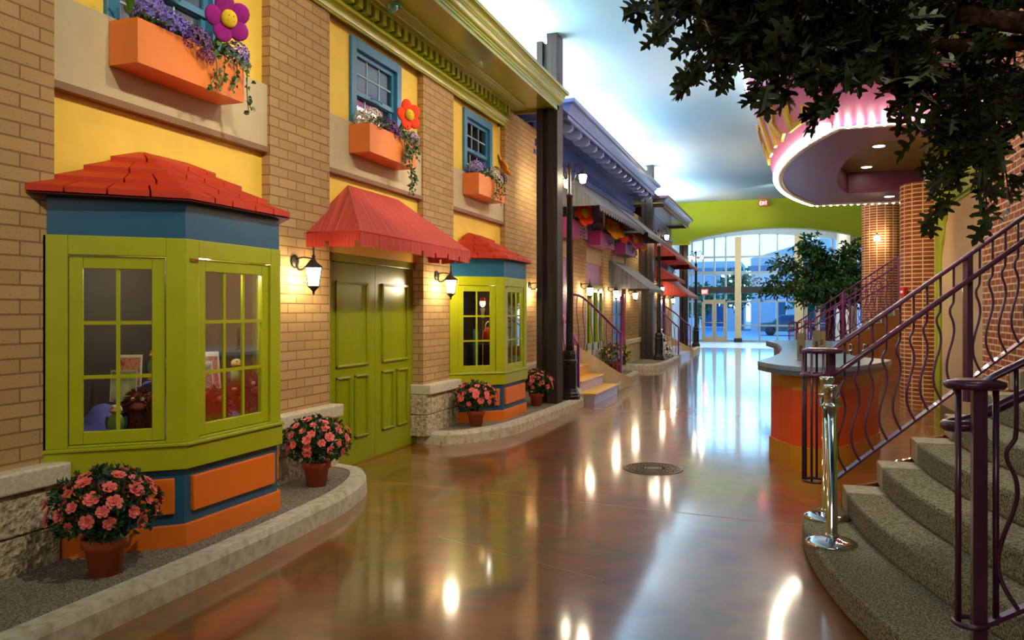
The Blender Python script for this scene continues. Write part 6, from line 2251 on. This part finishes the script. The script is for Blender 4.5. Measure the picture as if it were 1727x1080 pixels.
# near oak: trunk stands to the right of the camera, its limbs reach over the walk
tx, ty = 2.75, 1.9
nt_ = thing('indoor_oak', 'oak tree with broad lobed leaves hanging over the upper right of the hall', 'tree', (tx, ty, 0))
build(M().tube([(tx, ty, 0), (tx - 0.02, ty + 0.02, 1.2), (tx - 0.15, ty + 0.15, 2.15)], [0.17, 0.14, 0.12], 14), 'trunk', BARK, nt_)
build(M().lathe([(0, 0), (0.45, 0), (0.5, 0.4), (0.46, 0.42), (0.42, 0.36), (0, 0.36)], (tx, ty, 0), 24), 'planter_tub', TER, nt_)
limbs = [
    ([(2.6, 2.0, 2.1), (1.7, 3.0, 2.52), (1.1, 3.6, 2.66), (0.65, 3.62, 2.68), (0.3, 3.5, 2.72), (0.04, 3.5, 2.77), (-0.10, 3.5, 2.82)], 0.04, 85, 0.55),
    ([(2.62, 2.0, 2.1), (1.7, 2.9, 2.50), (1.05, 3.45, 2.66), (0.55, 3.6, 2.84), (0.0, 3.45, 2.97), (-0.36, 3.4, 3.0)], 0.062, 80, 0.62),
    ([(2.62, 2.0, 2.15), (1.75, 2.75, 2.62), (1.1, 3.35, 2.84), (0.6, 3.75, 2.92), (0.05, 4.1, 2.96)], 0.05, 80, 0.58),
    ([(2.6, 2.05, 2.05), (1.85, 3.05, 2.40), (1.25, 3.75, 2.54), (0.8, 4.0, 2.66), (0.25, 4.0, 2.80)], 0.045, 56, 0.5),
    ([(2.6, 2.0, 2.2), (1.6, 2.7, 2.75), (0.8, 3.0, 2.98), (0.3, 3.1, 3.0), (-0.2, 3.0, 3.0)], 0.045, 30, 0.65),
    ([(1.35, 3.6, 2.56), (1.1, 3.7, 2.52), (0.85, 3.75, 2.44), (0.72, 3.75, 2.34)], 0.018, 26),
    ([(2.62, 1.9, 2.2), (3.2, 1.2, 2.9), (3.9, 0.9, 3.2)], 0.05, 20),
    ([(2.62, 1.9, 2.2), (2.4, 1.0, 3.0), (2.2, 0.4, 3.3)], 0.05, 20),
]
branchy(nt_, limbs, OAK, 5, 0.13, 9, twig=0.27, droop=0.6)

# far tree in the mirrored place
fx, fy = 1.42, 26.9
ft = thing('indoor_tree', 'spreading green indoor tree in front of the glass wall', 'tree', (fx, fy, 0))
build(M().tube([(fx, fy, 0), (fx, fy, 1.3), (fx - 0.02, fy, 2.0), (fx - 0.1, fy, 2.5)], [0.17, 0.14, 0.11, 0.06], 12), 'trunk', BARK, ft)
build(M().tube([(fx + 0.42, fy + 0.1, 0), (fx + 0.38, fy + 0.1, 1.2), (fx + 0.32, fy, 2.4)], [0.12, 0.10, 0.05], 10), 'trunk', BARK, ft)
build(M().lathe([(0, 0), (0.7, 0), (0.75, 0.3), (0.7, 0.32), (0.66, 0.26), (0, 0.26)], (fx + 0.15, fy, 0), 28), 'planter_tub', TER, ft)
limbs = []
random.seed(9)
for k in range(15):
    a = 2 * PI * k / 15 + U(-0.2, 0.2)
    rr = U(1.25, 1.9)
    if math.cos(a) < -0.6:
        rr = U(1.9, 2.4)
    hz = U(2.2, 3.5)
    limbs.append(([(fx, fy, 1.9), (fx + math.cos(a) * rr * 0.4, fy + math.sin(a) * rr * 0.4, 1.9 + (hz - 1.9) * 0.6), (fx + math.cos(a) * rr, fy + math.sin(a) * rr, hz)], 0.04, 60))
for k in range(7):
    a = U(0, 6.28)
    limbs.append(([(fx, fy, 2.0), (fx + 0.3 * math.cos(a), fy + 0.3 * math.sin(a), 3.0), (fx + 0.8 * math.cos(a), fy + 0.8 * math.sin(a), U(3.5, 3.95))], 0.035, 60))
branchy(ft, limbs, OAK2, 6, 0.13, 11, twig=0.42, droop=0.4, simple=True, spread=0.8)
